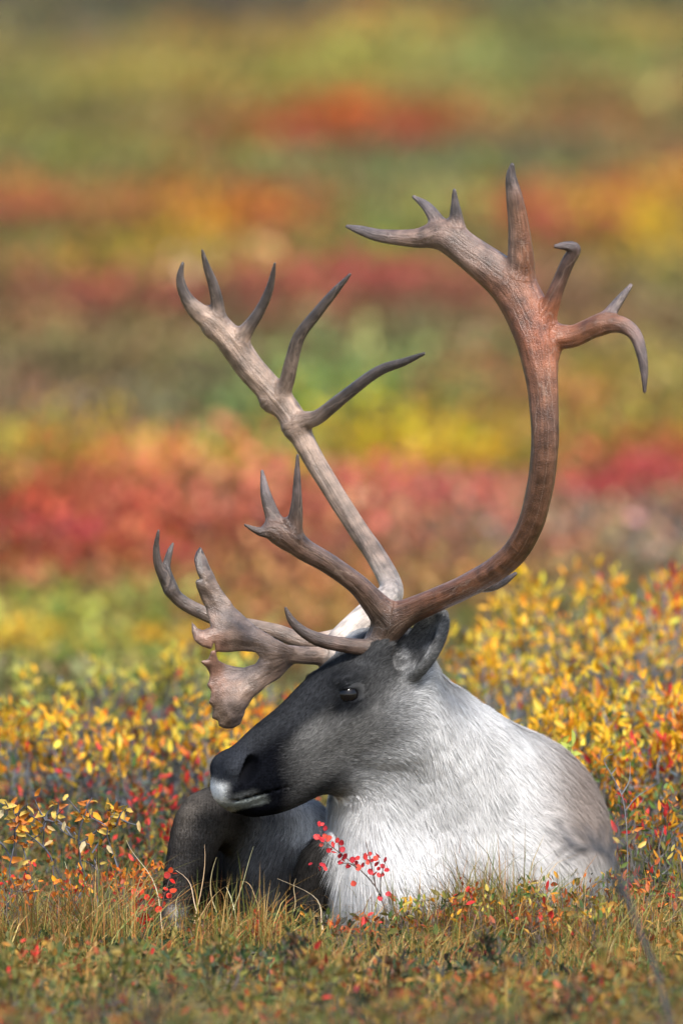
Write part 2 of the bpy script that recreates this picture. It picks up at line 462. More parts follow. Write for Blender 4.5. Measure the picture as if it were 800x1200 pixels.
# ------------------------------------------------------------------ smooth solid modelling (signed distance -> mesh)
def smin(a, b, k):
    h = np.clip(.5 + .5 * (b - a) / k, 0, 1)
    return b * (1 - h) + a * h - k * h * (1 - h)


def smoothstep(x, a, b):
    t = np.clip((x - a) / (b - a), 0, 1)
    return t * t * (3 - 2 * t)


def catmull(pts, sub):
    P = np.asarray(pts, float)
    if len(P) < 3:
        t = np.linspace(0, 1, sub + 1)[:, None]
        return P[0] + (P[-1] - P[0]) * t
    Q = np.vstack([2 * P[0] - P[1], P, 2 * P[-1] - P[-2]])
    out = []
    for i in range(1, len(Q) - 2):
        p0, p1, p2, p3 = Q[i - 1:i + 3]
        for t in np.linspace(0, 1, sub, endpoint=False):
            out.append(.5 * (2 * p1 + (p2 - p0) * t + (2 * p0 - 5 * p1 + 4 * p2 - p3) * t * t + (3 * p1 - p0 - 3 * p2 + p3) * t ** 3))
    out.append(Q[-2])
    return np.array(out)


class Chain:
    """tapered tube through design points (column, row, depth, radius)"""
    def __init__(s, pts, k=8, sub=4, flat=1.0, tagname=''):
        raw = np.array([list(W(*p[:3])) + [p[3] * S] for p in pts])
        c = catmull(raw, sub)
        s.a, s.b = c[:-1, :3], c[1:, :3]
        s.ra, s.rb = np.maximum(c[:-1, 3], .0015), np.maximum(c[1:, 3], .0015)
        s.k = k * S; s.flat = flat; s.neg = False; s.tag = tagname
        s.cum = np.concatenate([[0], np.cumsum(np.linalg.norm(s.b - s.a, axis=1))])

    def seg(s, p, i):
        ab = s.b[i] - s.a[i]
        t = np.clip(((p - s.a[i]) @ ab) / max(ab @ ab, 1e-12), 0, 1)
        v = p - s.a[i] - t[:, None] * ab
        if s.flat != 1.0:
            v = v * np.array([1, 1 / s.flat, 1])
        dd = np.sqrt((v * v).sum(1)) - (s.ra[i] + (s.rb[i] - s.ra[i]) * t)
        return dd * (s.flat if s.flat < 1 else 1) ** .5, t, v

    def __call__(s, p, c=None, R=None):
        idx = range(len(s.a))
        if c is not None:
            ab = s.b - s.a
            t = np.clip(((c - s.a) * ab).sum(1) / np.maximum((ab * ab).sum(1), 1e-12), 0, 1)
            dd = np.linalg.norm(c - s.a - t[:, None] * ab, axis=1) - np.maximum(s.ra, s.rb)
            idx = np.where(dd < R + s.k + .02)[0]
            if len(idx) == 0:
                return None
        d = None
        for i in idx:
            di = s.seg(p, i)[0]
            d = di if d is None else np.minimum(d, di)
        return d


class Ell:
    def __init__(s, c, r, basis=None, k=10, neg=False, tagname='', world=False):
        s.c = np.array(c) if world else W(*c)
        s.r = np.array(r, float) * S
        s.B = np.eye(3) if basis is None else np.array(basis)   # rows = axes
        s.k = k * S; s.neg = neg; s.tag = tagname

    def __call__(s, p, c=None, R=None):
        if c is not None and np.linalg.norm(c - s.c) - s.r.max() > R + s.k + .03:
            return None
        q = (p - s.c) @ s.B.T
        k0 = np.linalg.norm(q / s.r, axis=1); k1 = np.linalg.norm(q / s.r ** 2, axis=1)
        return k0 * (k0 - 1) / np.maximum(k1, 1e-9)


class Prism:
    """traced palm of an antler: outline in the design plane, its own depth, bend and thickness"""
    def __init__(s, outline, depth_fn, half, edge, k=6, half_fn=None):
        s.P = np.array(outline, float); s.df = depth_fn; s.h = half * S; s.e = edge * S; s.k = k * S; s.neg = False; s.tag = ''

    def __call__(s, p, c=None, R=None):
        # metres -> design units on the plane of the animal
        px, py, dp = to_design(p)
        x = np.c_[px, py]; n = len(s.P)
        d = np.full(len(p), 1e9); sg = np.ones(len(p))
        for i in range(n):
            a, b = s.P[i], s.P[i - 1]
            e = b - a; w = x - a
            t = np.clip((w @ e) / (e @ e), 0, 1)
            q = w - t[:, None] * e
            d = np.minimum(d, (q * q).sum(1))
            c1 = x[:, 1] >= a[1]; c2 = x[:, 1] < b[1]; c3 = e[0] * w[:, 1] > e[1] * w[:, 0]
            fl = (c1 & c2 & c3) | (~c1 & ~c2 & ~c3)
            sg = np.where(fl, -sg, sg)
        d2 = sg * np.sqrt(d) * S
        dz = np.abs(dp - s.df(px, py)) * S
        thick = s.h * (.45 + .55 * np.clip(-d2 / (14 * S), 0, 1))
        qx = d2 + s.e; qz = dz - thick + s.e
        return np.minimum(np.maximum(qx, qz), 0) + np.sqrt(np.maximum(qx, 0) ** 2 + np.maximum(qz, 0) ** 2) - s.e


def to_design(p):
    """metres -> (column, row, depth) of the design drawing"""
    r = p - np.array([0, -DIST, CAMH])
    f = r @ Fw; u = r @ Uw
    return 400 + FPX * r[:, 0] / f, 600 - FPX * u / f, p[:, 1] / S


def field(prims, p, c=None, R=None):
    d = None
    for pr in prims:
        di = pr(p, c, R)
        if di is None:
            continue
        if pr.neg:
            if d is not None:
                d = -smin(-d, di, pr.k)
        else:
            d = di if d is None else smin(d, di, pr.k)
    return np.full(len(p), .2) if d is None else d


def mesh_field(prims, lo, hi, h, B=16):
    lo = np.array(lo, float); n = np.ceil((np.array(hi) - lo) / h / B).astype(int) * B + 1
    F = np.full(n, .2, np.float32)
    g = np.stack(np.meshgrid(*[np.arange(B + 1)] * 3, indexing='ij'), -1).reshape(-1, 3) * h
    R = B * h * .5 * math.sqrt(3)
    nb = (n - 1) // B
    for i in range(nb[0]):
        for j in range(nb[1]):
            for k in range(nb[2]):
                o = lo + np.array([i, j, k]) * B * h
                c = o + B * h * .5
                dc = field(prims, c[None], c, R)[0]
                sl = (slice(i * B, i * B + B + 1), slice(j * B, j * B + B + 1), slice(k * B, k * B + B + 1))
                if abs(dc) > R * 1.6 + .02:
                    if dc < 0: F[sl] = np.minimum(F[sl], -.1)
                    continue
                F[sl] = field(prims, o + g, c, R).reshape(B + 1, B + 1, B + 1)
    # surface nets
    s = F < 0
    cnt = np.zeros(np.array(F.shape) - 1, np.int8)
    for a in (0, 1):
        for b in (0, 1):
            for c_ in (0, 1):
                cnt += s[a:a + cnt.shape[0], b:b + cnt.shape[1], c_:c_ + cnt.shape[2]]
    act = (cnt > 0) & (cnt < 8)
    cells = np.argwhere(act)
    idm = np.full(cnt.shape, -1, np.int64); idm[act] = np.arange(len(cells))
    acc = np.zeros((len(cells), 3)); num = np.zeros(len(cells))
    corners = [(a, b, c_) for a in (0, 1) for b in (0, 1) for c_ in (0, 1)]
    for a in corners:
        for ax in range(3):
            if a[ax]: continue
            b = list(a); b[ax] = 1
            fa = F[cells[:, 0] + a[0], cells[:, 1] + a[1], cells[:, 2] + a[2]].astype(float)
            fb = F[cells[:, 0] + b[0], cells[:, 1] + b[1], cells[:, 2] + b[2]].astype(float)
            m = (fa < 0) != (fb < 0)
            t = np.where(m, fa / np.where(m, fa - fb, 1), 0)
            pt = np.tile(np.array(a, float), (len(cells), 1)); pt[:, ax] = t
            acc += pt * m[:, None]; num += m
    V = lo + (cells + acc / num[:, None]) * h
    quads = []
    for ax in range(3):
        u, v = (ax + 1) % 3, (ax + 2) % 3
        sa = [slice(None)] * 3; sb = [slice(None)] * 3
        sa[ax] = slice(0, -1); sb[ax] = slice(1, None)
        A, Bq = s[tuple(sa)], s[tuple(sb)]
        e = np.argwhere(A != Bq)
        e = e[(e[:, u] > 0) & (e[:, v] > 0) & (e[:, u] < cnt.shape[u]) & (e[:, v] < cnt.shape[v])]
        inside = A[e[:, 0], e[:, 1], e[:, 2]]
        def ids(du, dv):
            q = e.copy(); q[:, u] -= du; q[:, v] -= dv
            return idm[q[:, 0], q[:, 1], q[:, 2]]
        q = np.stack([ids(1, 1), ids(0, 1), ids(0, 0), ids(1, 0)], -1)
        q[~inside] = q[~inside][:, ::-1]
        quads.append(q)
    return V, np.vstack(quads)


def smooth_verts(V, Q, it=2, lam=.5):
    e = np.vstack([Q[:, [0, 1]], Q[:, [1, 2]], Q[:, [2, 3]], Q[:, [3, 0]]])
    for _ in range(it):
        acc = np.zeros_like(V); n = np.zeros(len(V))
        for a, b in ((0, 1), (1, 0)):
            for ax in range(3):
                acc[:, ax] += np.bincount(e[:, a], V[e[:, b], ax], len(V))
            n += np.bincount(e[:, a], minlength=len(V))
        V = V * (1 - lam) + lam * acc / np.maximum(n, 1)[:, None]
    return V


# ------------------------------------------------------------------ caribou: head frame
YAW, TH = math.radians(25), math.radians(34)
hF = np.array([-math.cos(TH) * math.cos(YAW), -math.cos(TH) * math.sin(YAW), -math.sin(TH)])
hU = np.array([-math.sin(TH) * math.cos(YAW), -math.sin(TH) * math.sin(YAW), math.cos(TH)])
hR = np.array([-math.sin(YAW), math.cos(YAW), 0])
HB = np.array([hF, hR, hU])
hO = W(452, 770, 0)


def H(u, w, v):
    return hO + (hF * u + hR * w + hU * v) * S


def HE(u, w, v, ru, rw, rv, k=10, neg=False, rot=0, tagname='head'):
    B = HB
    if rot:
        c, s_ = math.cos(rot), math.sin(rot)
        B = np.array([hF * c + hU * s_, hR, hU * c - hF * s_])
    return Ell(H(u, w, v), (ru, rw, rv), B, k, neg, tagname, True)


class HChain(Chain):
    """chain given in the head frame (u, w, v, r) with lateral squash"""
    def __init__(s, pts, k=8, sub=4):
        raw = np.array([list(H(*p[:3])) + [p[3] * S] for p in pts])
        c = catmull(raw, sub)
        s.a, s.b = c[:-1, :3], c[1:, :3]
        s.ra, s.rb = c[:-1, 3], c[1:, 3]
        s.k = k * S; s.flat = 1.0; s.neg = False; s.tag = 'head'


head = [
    HE(20, 0, -12, 62, 44, 50, 10),                       # cranium
    HE(70, 0, -6, 60, 45, 40, 25),                         # brow
    HE(78, 0, -50, 80, 45, 52, 30, rot=-.25),              # cheeks and jaw
    HE(135, 0, -12, 85, 31, 44, 30),                       # bridge
    HE(150, 0, -42, 75, 29, 34, 30, rot=-.2),              # lower jaw
    HE(205, 0, -12, 55, 31, 38, 28),                       # muzzle
    HE(230, 0, -2, 28, 33, 27, 14),                        # nose pad
    HE(233, -18, 11, 19, 17, 15, 8), HE(233, 18, 11, 19, 17, 15, 8),      # nostril wings
    HE(251, 0, -12, 19, 29, 25, 9),                        # upper lip front
    HE(222, 0, -22, 40, 29, 20, 14, rot=.35),              # upper lip side
    HE(240, 0, -37, 25, 19, 10, 5, rot=.36),               # lower lip
    HE(216, 0, -49, 36, 23, 16, 10, rot=.2),              # chin
    HChain([(88, -40, -15, 7), (125, -33, -19, 7), (160, -25, -16, 4)], 20), HChain([(88, 40, -15, 7), (125, 33, -19, 7), (160, 25, -16, 4)], 20),   # cheekbone
    HE(66, -36, -52, 34, 10, 30, 22), HE(66, 36, -52, 34, 10, 30, 22),     # jaw muscle
    HE(66, -37, 20, 22, 8, 5, 14, rot=.38), HE(66, 34, 18, 22, 8, 5, 14, rot=.38),       # brow ridges
    HE(10, -27, 22, 24, 18, 16, 18), HE(14, 30, 20, 24, 20, 18, 18),   # antler pedicles
]
EYE_U, EYE_W, EYE_V = 75, -42, 7
head_cut = [
    HE(77, -55, 5, 15, 16, 7.8, 3, True, rot=.5), HE(77, 55, 5, 15, 16, 7.8, 3, True, rot=.5),   # eye openings
    HE(99, -46, -2, 15, 6, 4.0, 8, True, rot=-.3), HE(99, 46, -2, 15, 6, 4.0, 8, True, rot=-.3),       # tear hollow
    HE(226, -38, 5, 21, 28, 10.5, 4, True, rot=-.45), HE(226, 38, 5, 21, 28, 10.5, 4, True, rot=-.45),   # nostrils
    HE(230, 0, -28.5, 40, 60, 1.1, 2.5, True, rot=.37),                                            # mouth line
]
lids = [HE(72.8, -43.4, 12.8, 14.5, 4.8, 2.2, 3, rot=.5), HE(81.2, -43, -2.9, 13, 4.5, 1.8, 3, rot=.5),
        HE(72.2, 41, 13.8, 14, 4, 2.0, 3, rot=.5), HE(81.4, 41, -3.4, 13, 4, 1.8, 3, rot=.5)]


def ear(side):
    if side < 0:
        base, tip = W(470, 798, -32), W(516, 722, -38)
    else:
        base, tip = H(18, 36, -10), H(-66, 92, -26)
    ax = unit(tip - base); L = np.linalg.norm(tip - base) / S
    face = np.array([-.72, -.62, .1]) if side < 0 else np.array([-.6, .5, .1])
    face = unit(face - ax * (face @ ax)); lat = np.cross(ax, face)
    c = base + (tip - base) * .53
    B = np.array([ax, lat, face])
    return [Ell(c, (L * .56, 25, 17), B, 9, False, 'ear', True),
            Ell(c + face * 18 * S + ax * 4 * S, (L * .51, 21.5, 19), B, 5, True, 'ear', True)], (base, ax, face, c)


ear_n, ear_nf = ear(-1)
ear_f, ear_ff = ear(1)

neck = [
    Chain([(470, 832, 35, 56), (492, 880, 60, 86), (528, 935, 110, 112), (585, 968, 190, 112)], 52, 4, tagname='body'),
    Ell((440, 985, 30), (56, 70, 88), None, 50, tagname='body'),         # chest mane
    Ell((470, 1040, 40), (84, 80, 52), None, 50, tagname='body'),        # brisket
    Ell((535, 1000, 85), (80, 90, 85), None, 60, tagname='body'),
    Ell((608, 987, 165), (89, 110, 89), None, 60, tagname='body'),       # near shoulder
    Ell((592, 1035, 120), (100, 110, 55), None, 80, tagname='body'),
    Chain([(560, 985, 250, 118), (585, 985, 500, 122), (600, 985, 760, 110), (610, 1000, 930, 80)], 60, 4, tagname='body'),
    Ell((690, 1035, 800), (110, 150, 80), None, 40, tagname='body'), Ell((480, 1040, 820), (110, 150, 80), None, 40, tagname='body'),
]
legs = [
    Ell((325, 1018, 95), (64, 65, 92), None, 30, tagname='leg'), Ell((276, 1040, 200), (70, 60, 84), None, 20, tagname='leg'),          # right shoulder and breast in shade, plus fill added to darken the leg gap
    Chain([(204, 1080, 5, 16), (207, 1058, 8, 18), (221, 1010, 15, 27), (242, 960, 28, 34), (288, 966, 80, 40), (345, 985, 95, 52)], 12, 4, tagname='leg'),
    Chain([(425, 1010, 20, 34), (385, 1008, 5, 30), (366, 1040, 0, 24), (356, 1078, 0, 22), (400, 1085, 10, 20)], 12, 4, tagname='leg'),
]
body_prims = head + neck + legs + ear_n + ear_f + head_cut + lids
BH = .0042
bV, bQ = mesh_field(body_prims, (-.36, -.20, -.06), (.56, 1.62, .62), BH)
bV = smooth_verts(bV, bQ, 1, .4)


def vert_normals(V, Q):
    n = np.cross(V[Q[:, 2]] - V[Q[:, 0]], V[Q[:, 3]] - V[Q[:, 1]])
    N = np.zeros_like(V)
    for k in range(4):
        for ax in range(3):
            N[:, ax] += np.bincount(Q[:, k], n[:, ax], len(V))
    return unit(N)


bN = vert_normals(bV, bQ)


def wav(p, f, ph=0.0):
    return (np.sin(p[:, 0] * f + 1.3 * np.sin(p[:, 2] * f * .7 + ph)) + np.sin(p[:, 2] * f * 1.3 + ph + 1.1 * np.sin(p[:, 1] * f * .9)) + np.sin(p[:, 1] * f * .8 + p[:, 0] * f * .5 + ph * 2)) / 3


def region(p):
    """weights of head and leg against the body, and the head coordinates of the points"""
    dh = np.minimum.reduce([np.minimum(field(head, p), field(ear_n[:1], p)), field(ear_f[:1], p)])
    db = field(neck, p); dl = field(legs, p)
    wh = smoothstep(db - dh + .006 * wav(p, 60.0), -.034, .052)
    wl = smoothstep(np.minimum(db, dh) - dl, -.010, .016)
    q = (p - hO) / S
    return wh, wl, q @ hF, q @ hR, q @ hU


def lerp(a, b, t):
    return a * (1 - t[:, None]) + np.asarray(b) * t[:, None]


def coat(p):
    """colour of the coat at points p"""
    px, py, dd = to_design(p)
    wh, wl, u, w, v = region(p)
    n1 = wav(p, 38.0); n2 = wav(p, 90.0, 2.0)
    c = np.tile(np.array([.76, .752, .742]), (len(p), 1))
    c = lerp(c, (.84, .84, .84), smoothstep(px, 520, 450) * smoothstep(py, 930, 1000))
    # greyish veil: soft shading painted on the upper neck, tan on the shoulder and flank
    c = lerp(c, (.48, .485, .49), .5 * np.exp(-(((px - 470) / 60) ** 2 + ((py - 885) / 75) ** 2)))
    c = lerp(c, (.50, .495, .49), .4 * np.exp(-(((px - 545) / 40) ** 2 + ((py - 985) / 60) ** 2)) * (.6 + .4 * n1))
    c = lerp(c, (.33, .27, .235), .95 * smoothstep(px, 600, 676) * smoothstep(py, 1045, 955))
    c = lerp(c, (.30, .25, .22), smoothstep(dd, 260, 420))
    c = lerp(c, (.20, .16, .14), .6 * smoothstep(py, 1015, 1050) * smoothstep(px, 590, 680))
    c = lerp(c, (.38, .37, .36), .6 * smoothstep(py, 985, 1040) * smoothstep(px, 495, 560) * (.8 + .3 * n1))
    # head
    g = np.tile(np.array([.140, .137, .132]), (len(p), 1))
    g = lerp(g, (.17, .17, .17), smoothstep(u, 95, 25) * smoothstep(v, 5, -45))
    g = lerp(g, (.46, .46, .46), smoothstep(u + .25 * (v + 60), 75, -8) * smoothstep(v, -2, -50))
    g = lerp(g, (.46, .46, .46), smoothstep(u, 165, 110) * smoothstep(v - .12 * (u - 60) + 4 * n2, -58, -92))
    g = lerp(g, (.020, .021, .023), .85 * np.exp(-(((u - 165) / 40) ** 2 + ((v + 70) / 14) ** 2)))        # dark jaw edge
    g = lerp(g, (.030, .032, .036), smoothstep(v + .05 * (u - 100) + 3 * n1, -2, 16) * smoothstep(u, 5, 40))     # dark forehead and bridge
    g = lerp(g, (.055, .056, .058), .8 * smoothstep(u, 85, 40) * smoothstep(v, -30, -2))                 # behind the eye
    g = lerp(g, (.010, .011, .013), np.clip(1.3 * np.exp(-(((u - 88) / 32) ** 2 + ((v - 1) / 17) ** 2)), 0, 1))   # around the eye
    g = lerp(g, (.035, .037, .04), .8 * np.exp(-(((u + .55 * (v - 17) - 69) / 12) ** 2 + ((v - .5 * (u - 72) - 18) / 2.6) ** 2)))    # pale upper lid
    g = lerp(g, (.030, .032, .035), .6 * np.exp(-(((u - 80) / 16) ** 2 + ((v + 14) / 5.0) ** 2)))
    g = lerp(g, (.0035, .004, .006), smoothstep(u + .5 * v + 8 * n1 + 3 * n2, 138, 198) * smoothstep(v + 6 * n1, 28, 4))             # black muzzle
    g = lerp(g, (.030, .033, .040), .9 * smoothstep(u + 6 * n2, 196, 232) * smoothstep(v + .3 * (u - 235), -2, 14))      # greyer nose wing, its highlight painted in
    white = smoothstep(u + 6 * n2 + 4 * n1 - 10 * smoothstep(np.abs(w), 8, 26), 248, 262) * smoothstep(v + 4 * n2, 14, 4) * smoothstep(v, -34, -26)
    nost = np.exp(-(((u - 227) / 16) ** 2 + ((v - 6 + .4 * (u - 227)) / 7.5) ** 2) * 1.5) * smoothstep(np.abs(w), 33, 28)
    g = lerp(g, (.004, .004, .005), np.clip(nost * 1.5, 0, 1))  # dark of the nostril hollow painted in
    strip = smoothstep(u, 228, 242) * smoothstep(v - .37 * (u - 230) + 28.5, 12, 5) * smoothstep(v - .37 * (u - 230) + 28.5, 0, 1.5)
    g = lerp(g, (.78, .79, .78), white)
    g = lerp(g, (.10, .105, .105), .7 * strip * (1 - white))
    dm = v - .37 * (u - 230) + 28.5
    lip = smoothstep(u, 222, 236) * smoothstep(dm, 0, -2) * smoothstep(dm, -16, -11)
    g = lerp(g, (.20, .22, .21), .9 * lip)
    # white tuft between the antlers
    g = lerp(g, (.6, .6, .6), np.clip(1.5 * np.exp(-(((u - 34) / 24) ** 2 + ((w - 26) / 20) ** 2)), 0, 1) * smoothstep(v, 8, 22))
    # ears
    de = np.minimum(field(ear_n[:1], p), field(ear_f[:1], p))
    we = smoothstep(de, .008, -.001) * smoothstep(u, 30, 5)
    t = ((p - ear_nf[0]) @ ear_nf[1]) / S
    g = lerp(g, (.15, .15, .15), we)
    ein = smoothstep(np.abs(ear_n[1](p)), .006, .002) * we
    g = lerp(g, (.085, .085, .086), ein * smoothstep(t, 85, 55)); g = lerp(g, (.32, .32, .32), .6 * ein * smoothstep(wav(p, 130.0), .1, .5))  # shadow inside the ear cup put into the colour, then pale inner hairs
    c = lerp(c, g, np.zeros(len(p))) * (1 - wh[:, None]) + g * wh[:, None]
    # legs
    lg = np.tile(np.array([.050, .046, .043]), (len(p), 1))
    lg = lerp(lg, (.12, .10, .08), .6 * smoothstep(px, 250, 205) * smoothstep(py, 1010, 940))  # sky-lit brown highlight painted along the outer leg
    lg = lerp(lg, (.17, .175, .185), smoothstep(px, 262, 300) * smoothstep(dd, 20, 40) * .85)  # grey-blue of the shadowed breast put into the coat colour
    lg = lerp(lg, (.62, .62, .62), smoothstep(px - .4 * (py - 960), 318, 352) * smoothstep(py, 1015, 980) * smoothstep(dd, 0, 18))
    lg = lg * (1 + .28 * n2 + .2 * n1)[:, None]
    lg = lerp(lg, (.42, .41, .40), .8 * np.exp(-(((px - 204) / 16) ** 2 + ((py - 1068) / 7) ** 2)))
    c = c * (1 - wl[:, None]) + lg * wl[:, None]
    c = c * (1 + .10 * n1 + .07 * n2)[:, None]
    return np.clip(c, .002, .85), wh, wl, u, w, v, px, py, dd


cc = coat(bV)


def hair_material(name, rough, spec):
    m, nt, out = new_mat(name)
    at = nd(nt, 'ShaderNodeAttribute', attribute_name='Col')
    p = nd(nt, 'ShaderNodeBsdfPrincipled'); p.inputs['Roughness'].default_value = rough
    p.inputs['Specular IOR Level'].default_value = spec
    geo = nd(nt, 'ShaderNodeNewGeometry')
    nz = nd(nt, 'ShaderNodeTexNoise'); nz.inputs['Scale'].default_value = 400; nz.inputs['Detail'].default_value = 3
    nt.links.new(geo.outputs['Position'], nz.inputs['Vector'])
    bp = nd(nt, 'ShaderNodeBump'); bp.inputs['Strength'].default_value = .35; bp.inputs['Distance'].default_value = .002
    nt.links.new(nz.outputs['Fac'], bp.inputs['Height']); nt.links.new(bp.outputs[0], p.inputs['Normal'])
    nt.links.new(at.outputs['Color'], p.inputs['Base Color']); nt.links.new(p.outputs[0], out.inputs[0])
    return m


M_SKIN = hair_material('caribou_coat', .9, .03)
M_FUR = hair_material('caribou_fur', .8, .035)
nt = M_FUR.node_tree                      # hair lets some light through
pb = [n for n in nt.nodes if n.type == 'BSDF_PRINCIPLED'][0]; ot = [n for n in nt.nodes if n.type == 'OUTPUT_MATERIAL'][0]
atn = [n for n in nt.nodes if n.type == 'ATTRIBUTE'][0]
trn = nd(nt, 'ShaderNodeBsdfTranslucent'); mxs = nd(nt, 'ShaderNodeMixShader'); mxs.inputs[0].default_value = .42
nt.links.new(atn.outputs['Color'], trn.inputs['Color']); nt.links.new(pb.outputs[0], mxs.inputs[1]); nt.links.new(trn.outputs[0], mxs.inputs[2]); nt.links.new(mxs.outputs[0], ot.inputs[0])

caribou = empty('caribou', (0, 0, 0))
tag(caribou, 'bull caribou lying on the autumn tundra with large branching antlers and white neck', 'caribou')
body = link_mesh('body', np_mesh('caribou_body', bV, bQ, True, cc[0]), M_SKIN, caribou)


def build_fur():
    tri = np.vstack([bQ[:, [0, 1, 2]], bQ[:, [0, 2, 3]]])
    a = np.linalg.norm(np.cross(bV[tri[:, 1]] - bV[tri[:, 0]], bV[tri[:, 2]] - bV[tri[:, 0]]), axis=1)
    ctr = bV[tri].mean(1)
    wgt = a * np.where(ctr[:, 1] > .55, .12, 1.0) * np.where(ctr[:, 2] < .01, .1, 1) * np.where(cc[1][tri[:, 0]] > .5, 2.1, 1.0)
    n = 460000
    i = rng.choice(len(tri), n, p=wgt / wgt.sum())
    r1, r2 = np.sqrt(rng.random(n)), rng.random(n)
    b = np.c_[1 - r1, r1 * (1 - r2), r1 * r2][:, :, None]
    t = tri[i]
    P = (bV[t] * b).sum(1); N = unit((bN[t] * b).sum(1))
    at = lambda k: (cc[k][t] * b[:, :, 0]).sum(1)
    C = (cc[0][t] * b).sum(1)
    wh, wl, u, w, v, px, py, dd = [at(k) for k in range(1, 9)]
    # bare skin on nose pad, eye rim
    keep = ~((wh > .5) & (np.hypot(u - 76, (v - 5) * 1.5) < 16)) & ~((wh > .5) & (np.hypot(u - 227, (v - 6 + .4 * (u - 227)) * 1.9) < 17))
    # direction: back along the head, down and back over neck and body
    dirh = np.tile(-hF, (n, 1)) + np.outer(smoothstep(v, -10, -70) * .5, -hU)
    neckd = np.tile(np.array([.38, .10, -.95]), (n, 1))
    neckd[:, 0] += .55 * smoothstep(px, 520, 680); neckd[:, 0] -= .45 * smoothstep(px, 460, 400)
    legd = np.tile(np.array([-.15, 0, -1.0]), (n, 1))
    D = neckd * ((1 - wh) * (1 - wl))[:, None] + dirh * (wh * (1 - wl))[:, None] + legd * wl[:, None]
    sw = np.c_[wav(P, 22.0), wav(P, 26.0, 1.0), wav(P, 24.0, 2.0)] * .35 + np.c_[wav(P, 70.0, 4), wav(P, 75.0, 1.5), wav(P, 66.0, 2.2)] * .28
    D = unit(D) + sw * (1 - .5 * wh)[:, None] + rng.normal(0, .12, (n, 3))
    D = unit(D - N * (D * N).sum(1, keepdims=True))
    L = .036 + .050 * smoothstep(py, 930, 1030) * smoothstep(px, 540, 460)
    L = L * (1 - wh) + .0125 * wh + wh * .010 * smoothstep(u, 40, -10)
    L = L * (1 - wl) + .020 * wl
    de = np.minimum(field(ear_n[:1], P), field(ear_f[:1], P)); L = np.where((de < .004) & (wh > .5) & (u < 20), .009, L)
    ms = wh * smoothstep(u, 165, 215); L = L * (1 - ms) + .0045 * ms
    L *= rng.uniform(.65, 1.25, n)
    # clumps
    cs = np.where(wh > .5, .005, .0075)
    cell = np.floor(P / cs[:, None])
    hsh = np.sin(cell @ np.array([12.9898, 78.233, 37.719])) * 43758.5453
    hv = hsh - np.floor(hsh)
    jit = np.stack([np.modf(np.abs(np.sin(hsh + k) * 917.3))[0] for k in (1., 2., 3.)], -1)
    cen = (cell + jit) * cs[:, None]
    lift = (.10 + .13 * hv) * np.where(wh > .5, .8, 1.0)
    mid = P + D * (L * .5)[:, None] + N * (L * lift * .55)[:, None]
    tip = P + D * L[:, None] + N * (L * lift * .75)[:, None]
    pull = cen - P; pull -= N * (pull * N).sum(1, keepdims=True)
    tip += pull * .6; mid += pull * .2
    tip[:, 2] -= .06 * L
    wd = np.where(wh > .5, .00045, .00055) * rng.uniform(.7, 1.3, n)
    side = unit(np.cross(D, N))
    Vv = np.stack([P - side * wd[:, None] - N * .001, P + side * wd[:, None] - N * .001, mid + side * (wd * .8)[:, None], mid - side * (wd * .8)[:, None], tip], 1)[keep]
    m = len(Vv)
    o = np.arange(m)[:, None] * 5
    C = C * (rng.normal(1, .09 + .2 * np.maximum(wl, wh), n).clip(.3, 2) * (.94 + .10 * hv + wh * (hv - .5) * .35))[:, None]
    grey = (rng.random(n) < .05 * (1 - wh) * (1 - wl) * smoothstep(px, 430, 500))
    C = np.where(grey[:, None], C * .5, C)
    C = np.clip(C, .002, .88)[keep]
    NN = np.repeat(N[keep], 5, 0)
    me = np_mesh('caribou_fur', Vv.reshape(-1, 3), [o + np.array([[0, 1, 2, 3]]), o + np.array([[3, 2, 4]])], True, np.repeat(C, 5, 0))
    jn = np.repeat(unit(N[keep] + rng.normal(0, .09, (m, 3)) + .12 * D[keep]), 5, 0)
    me.normals_split_custom_set_from_vertices(jn.astype(np.float32))
    f = link_mesh('fur', me, M_FUR, caribou)


build_fur()

# eyes
def uv_ball(name, c, r, mat, parent, seg=24, rings=14, squash=(1, 1, 1)):
    th = np.linspace(0, np.pi, rings + 1)[1:-1]; ph = np.linspace(0, 2 * np.pi, seg + 1)[:-1]
    v = np.array([[math.sin(t) * math.cos(p_), math.sin(t) * math.sin(p_), math.cos(t)] for t in th for p_ in ph] + [[0, 0, 1], [0, 0, -1]]) * r * np.array(squash)
    i = np.arange(rings - 2)[:, None] * seg; j = np.arange(seg)[None]; j2 = (j + 1) % seg
    q = np.stack([i + j, i + seg + j, i + seg + j2, i + j2], -1).reshape(-1, 4)
    n = len(v); jj = np.arange(seg)
    t1 = np.c_[np.full(seg, n - 2), jj, (jj + 1) % seg]; b0 = (rings - 2) * seg
    t2 = np.c_[np.full(seg, n - 1), b0 + (jj + 1) % seg, b0 + jj]
    o = link_mesh(name, np_mesh(name, v, [q, np.vstack([t1, t2])]), mat, parent)
    o.location = Vector(c)
    return o


m, nt, out = new_mat('wet_dark_eye')
p = nd(nt, 'ShaderNodeBsdfPrincipled'); p.inputs['Base Color'].default_value = (.004, .0035, .004, 1); p.inputs['Roughness'].default_value = .12; p.inputs['Specular IOR Level'].default_value = .3
nt.links.new(p.outputs[0], out.inputs[0])
uv_ball('eye', H(77, -34.5, 5), 14.2 * S, m, caribou)
uv_ball('eye', H(77, 33.0, 5), 14 * S, m, caribou)

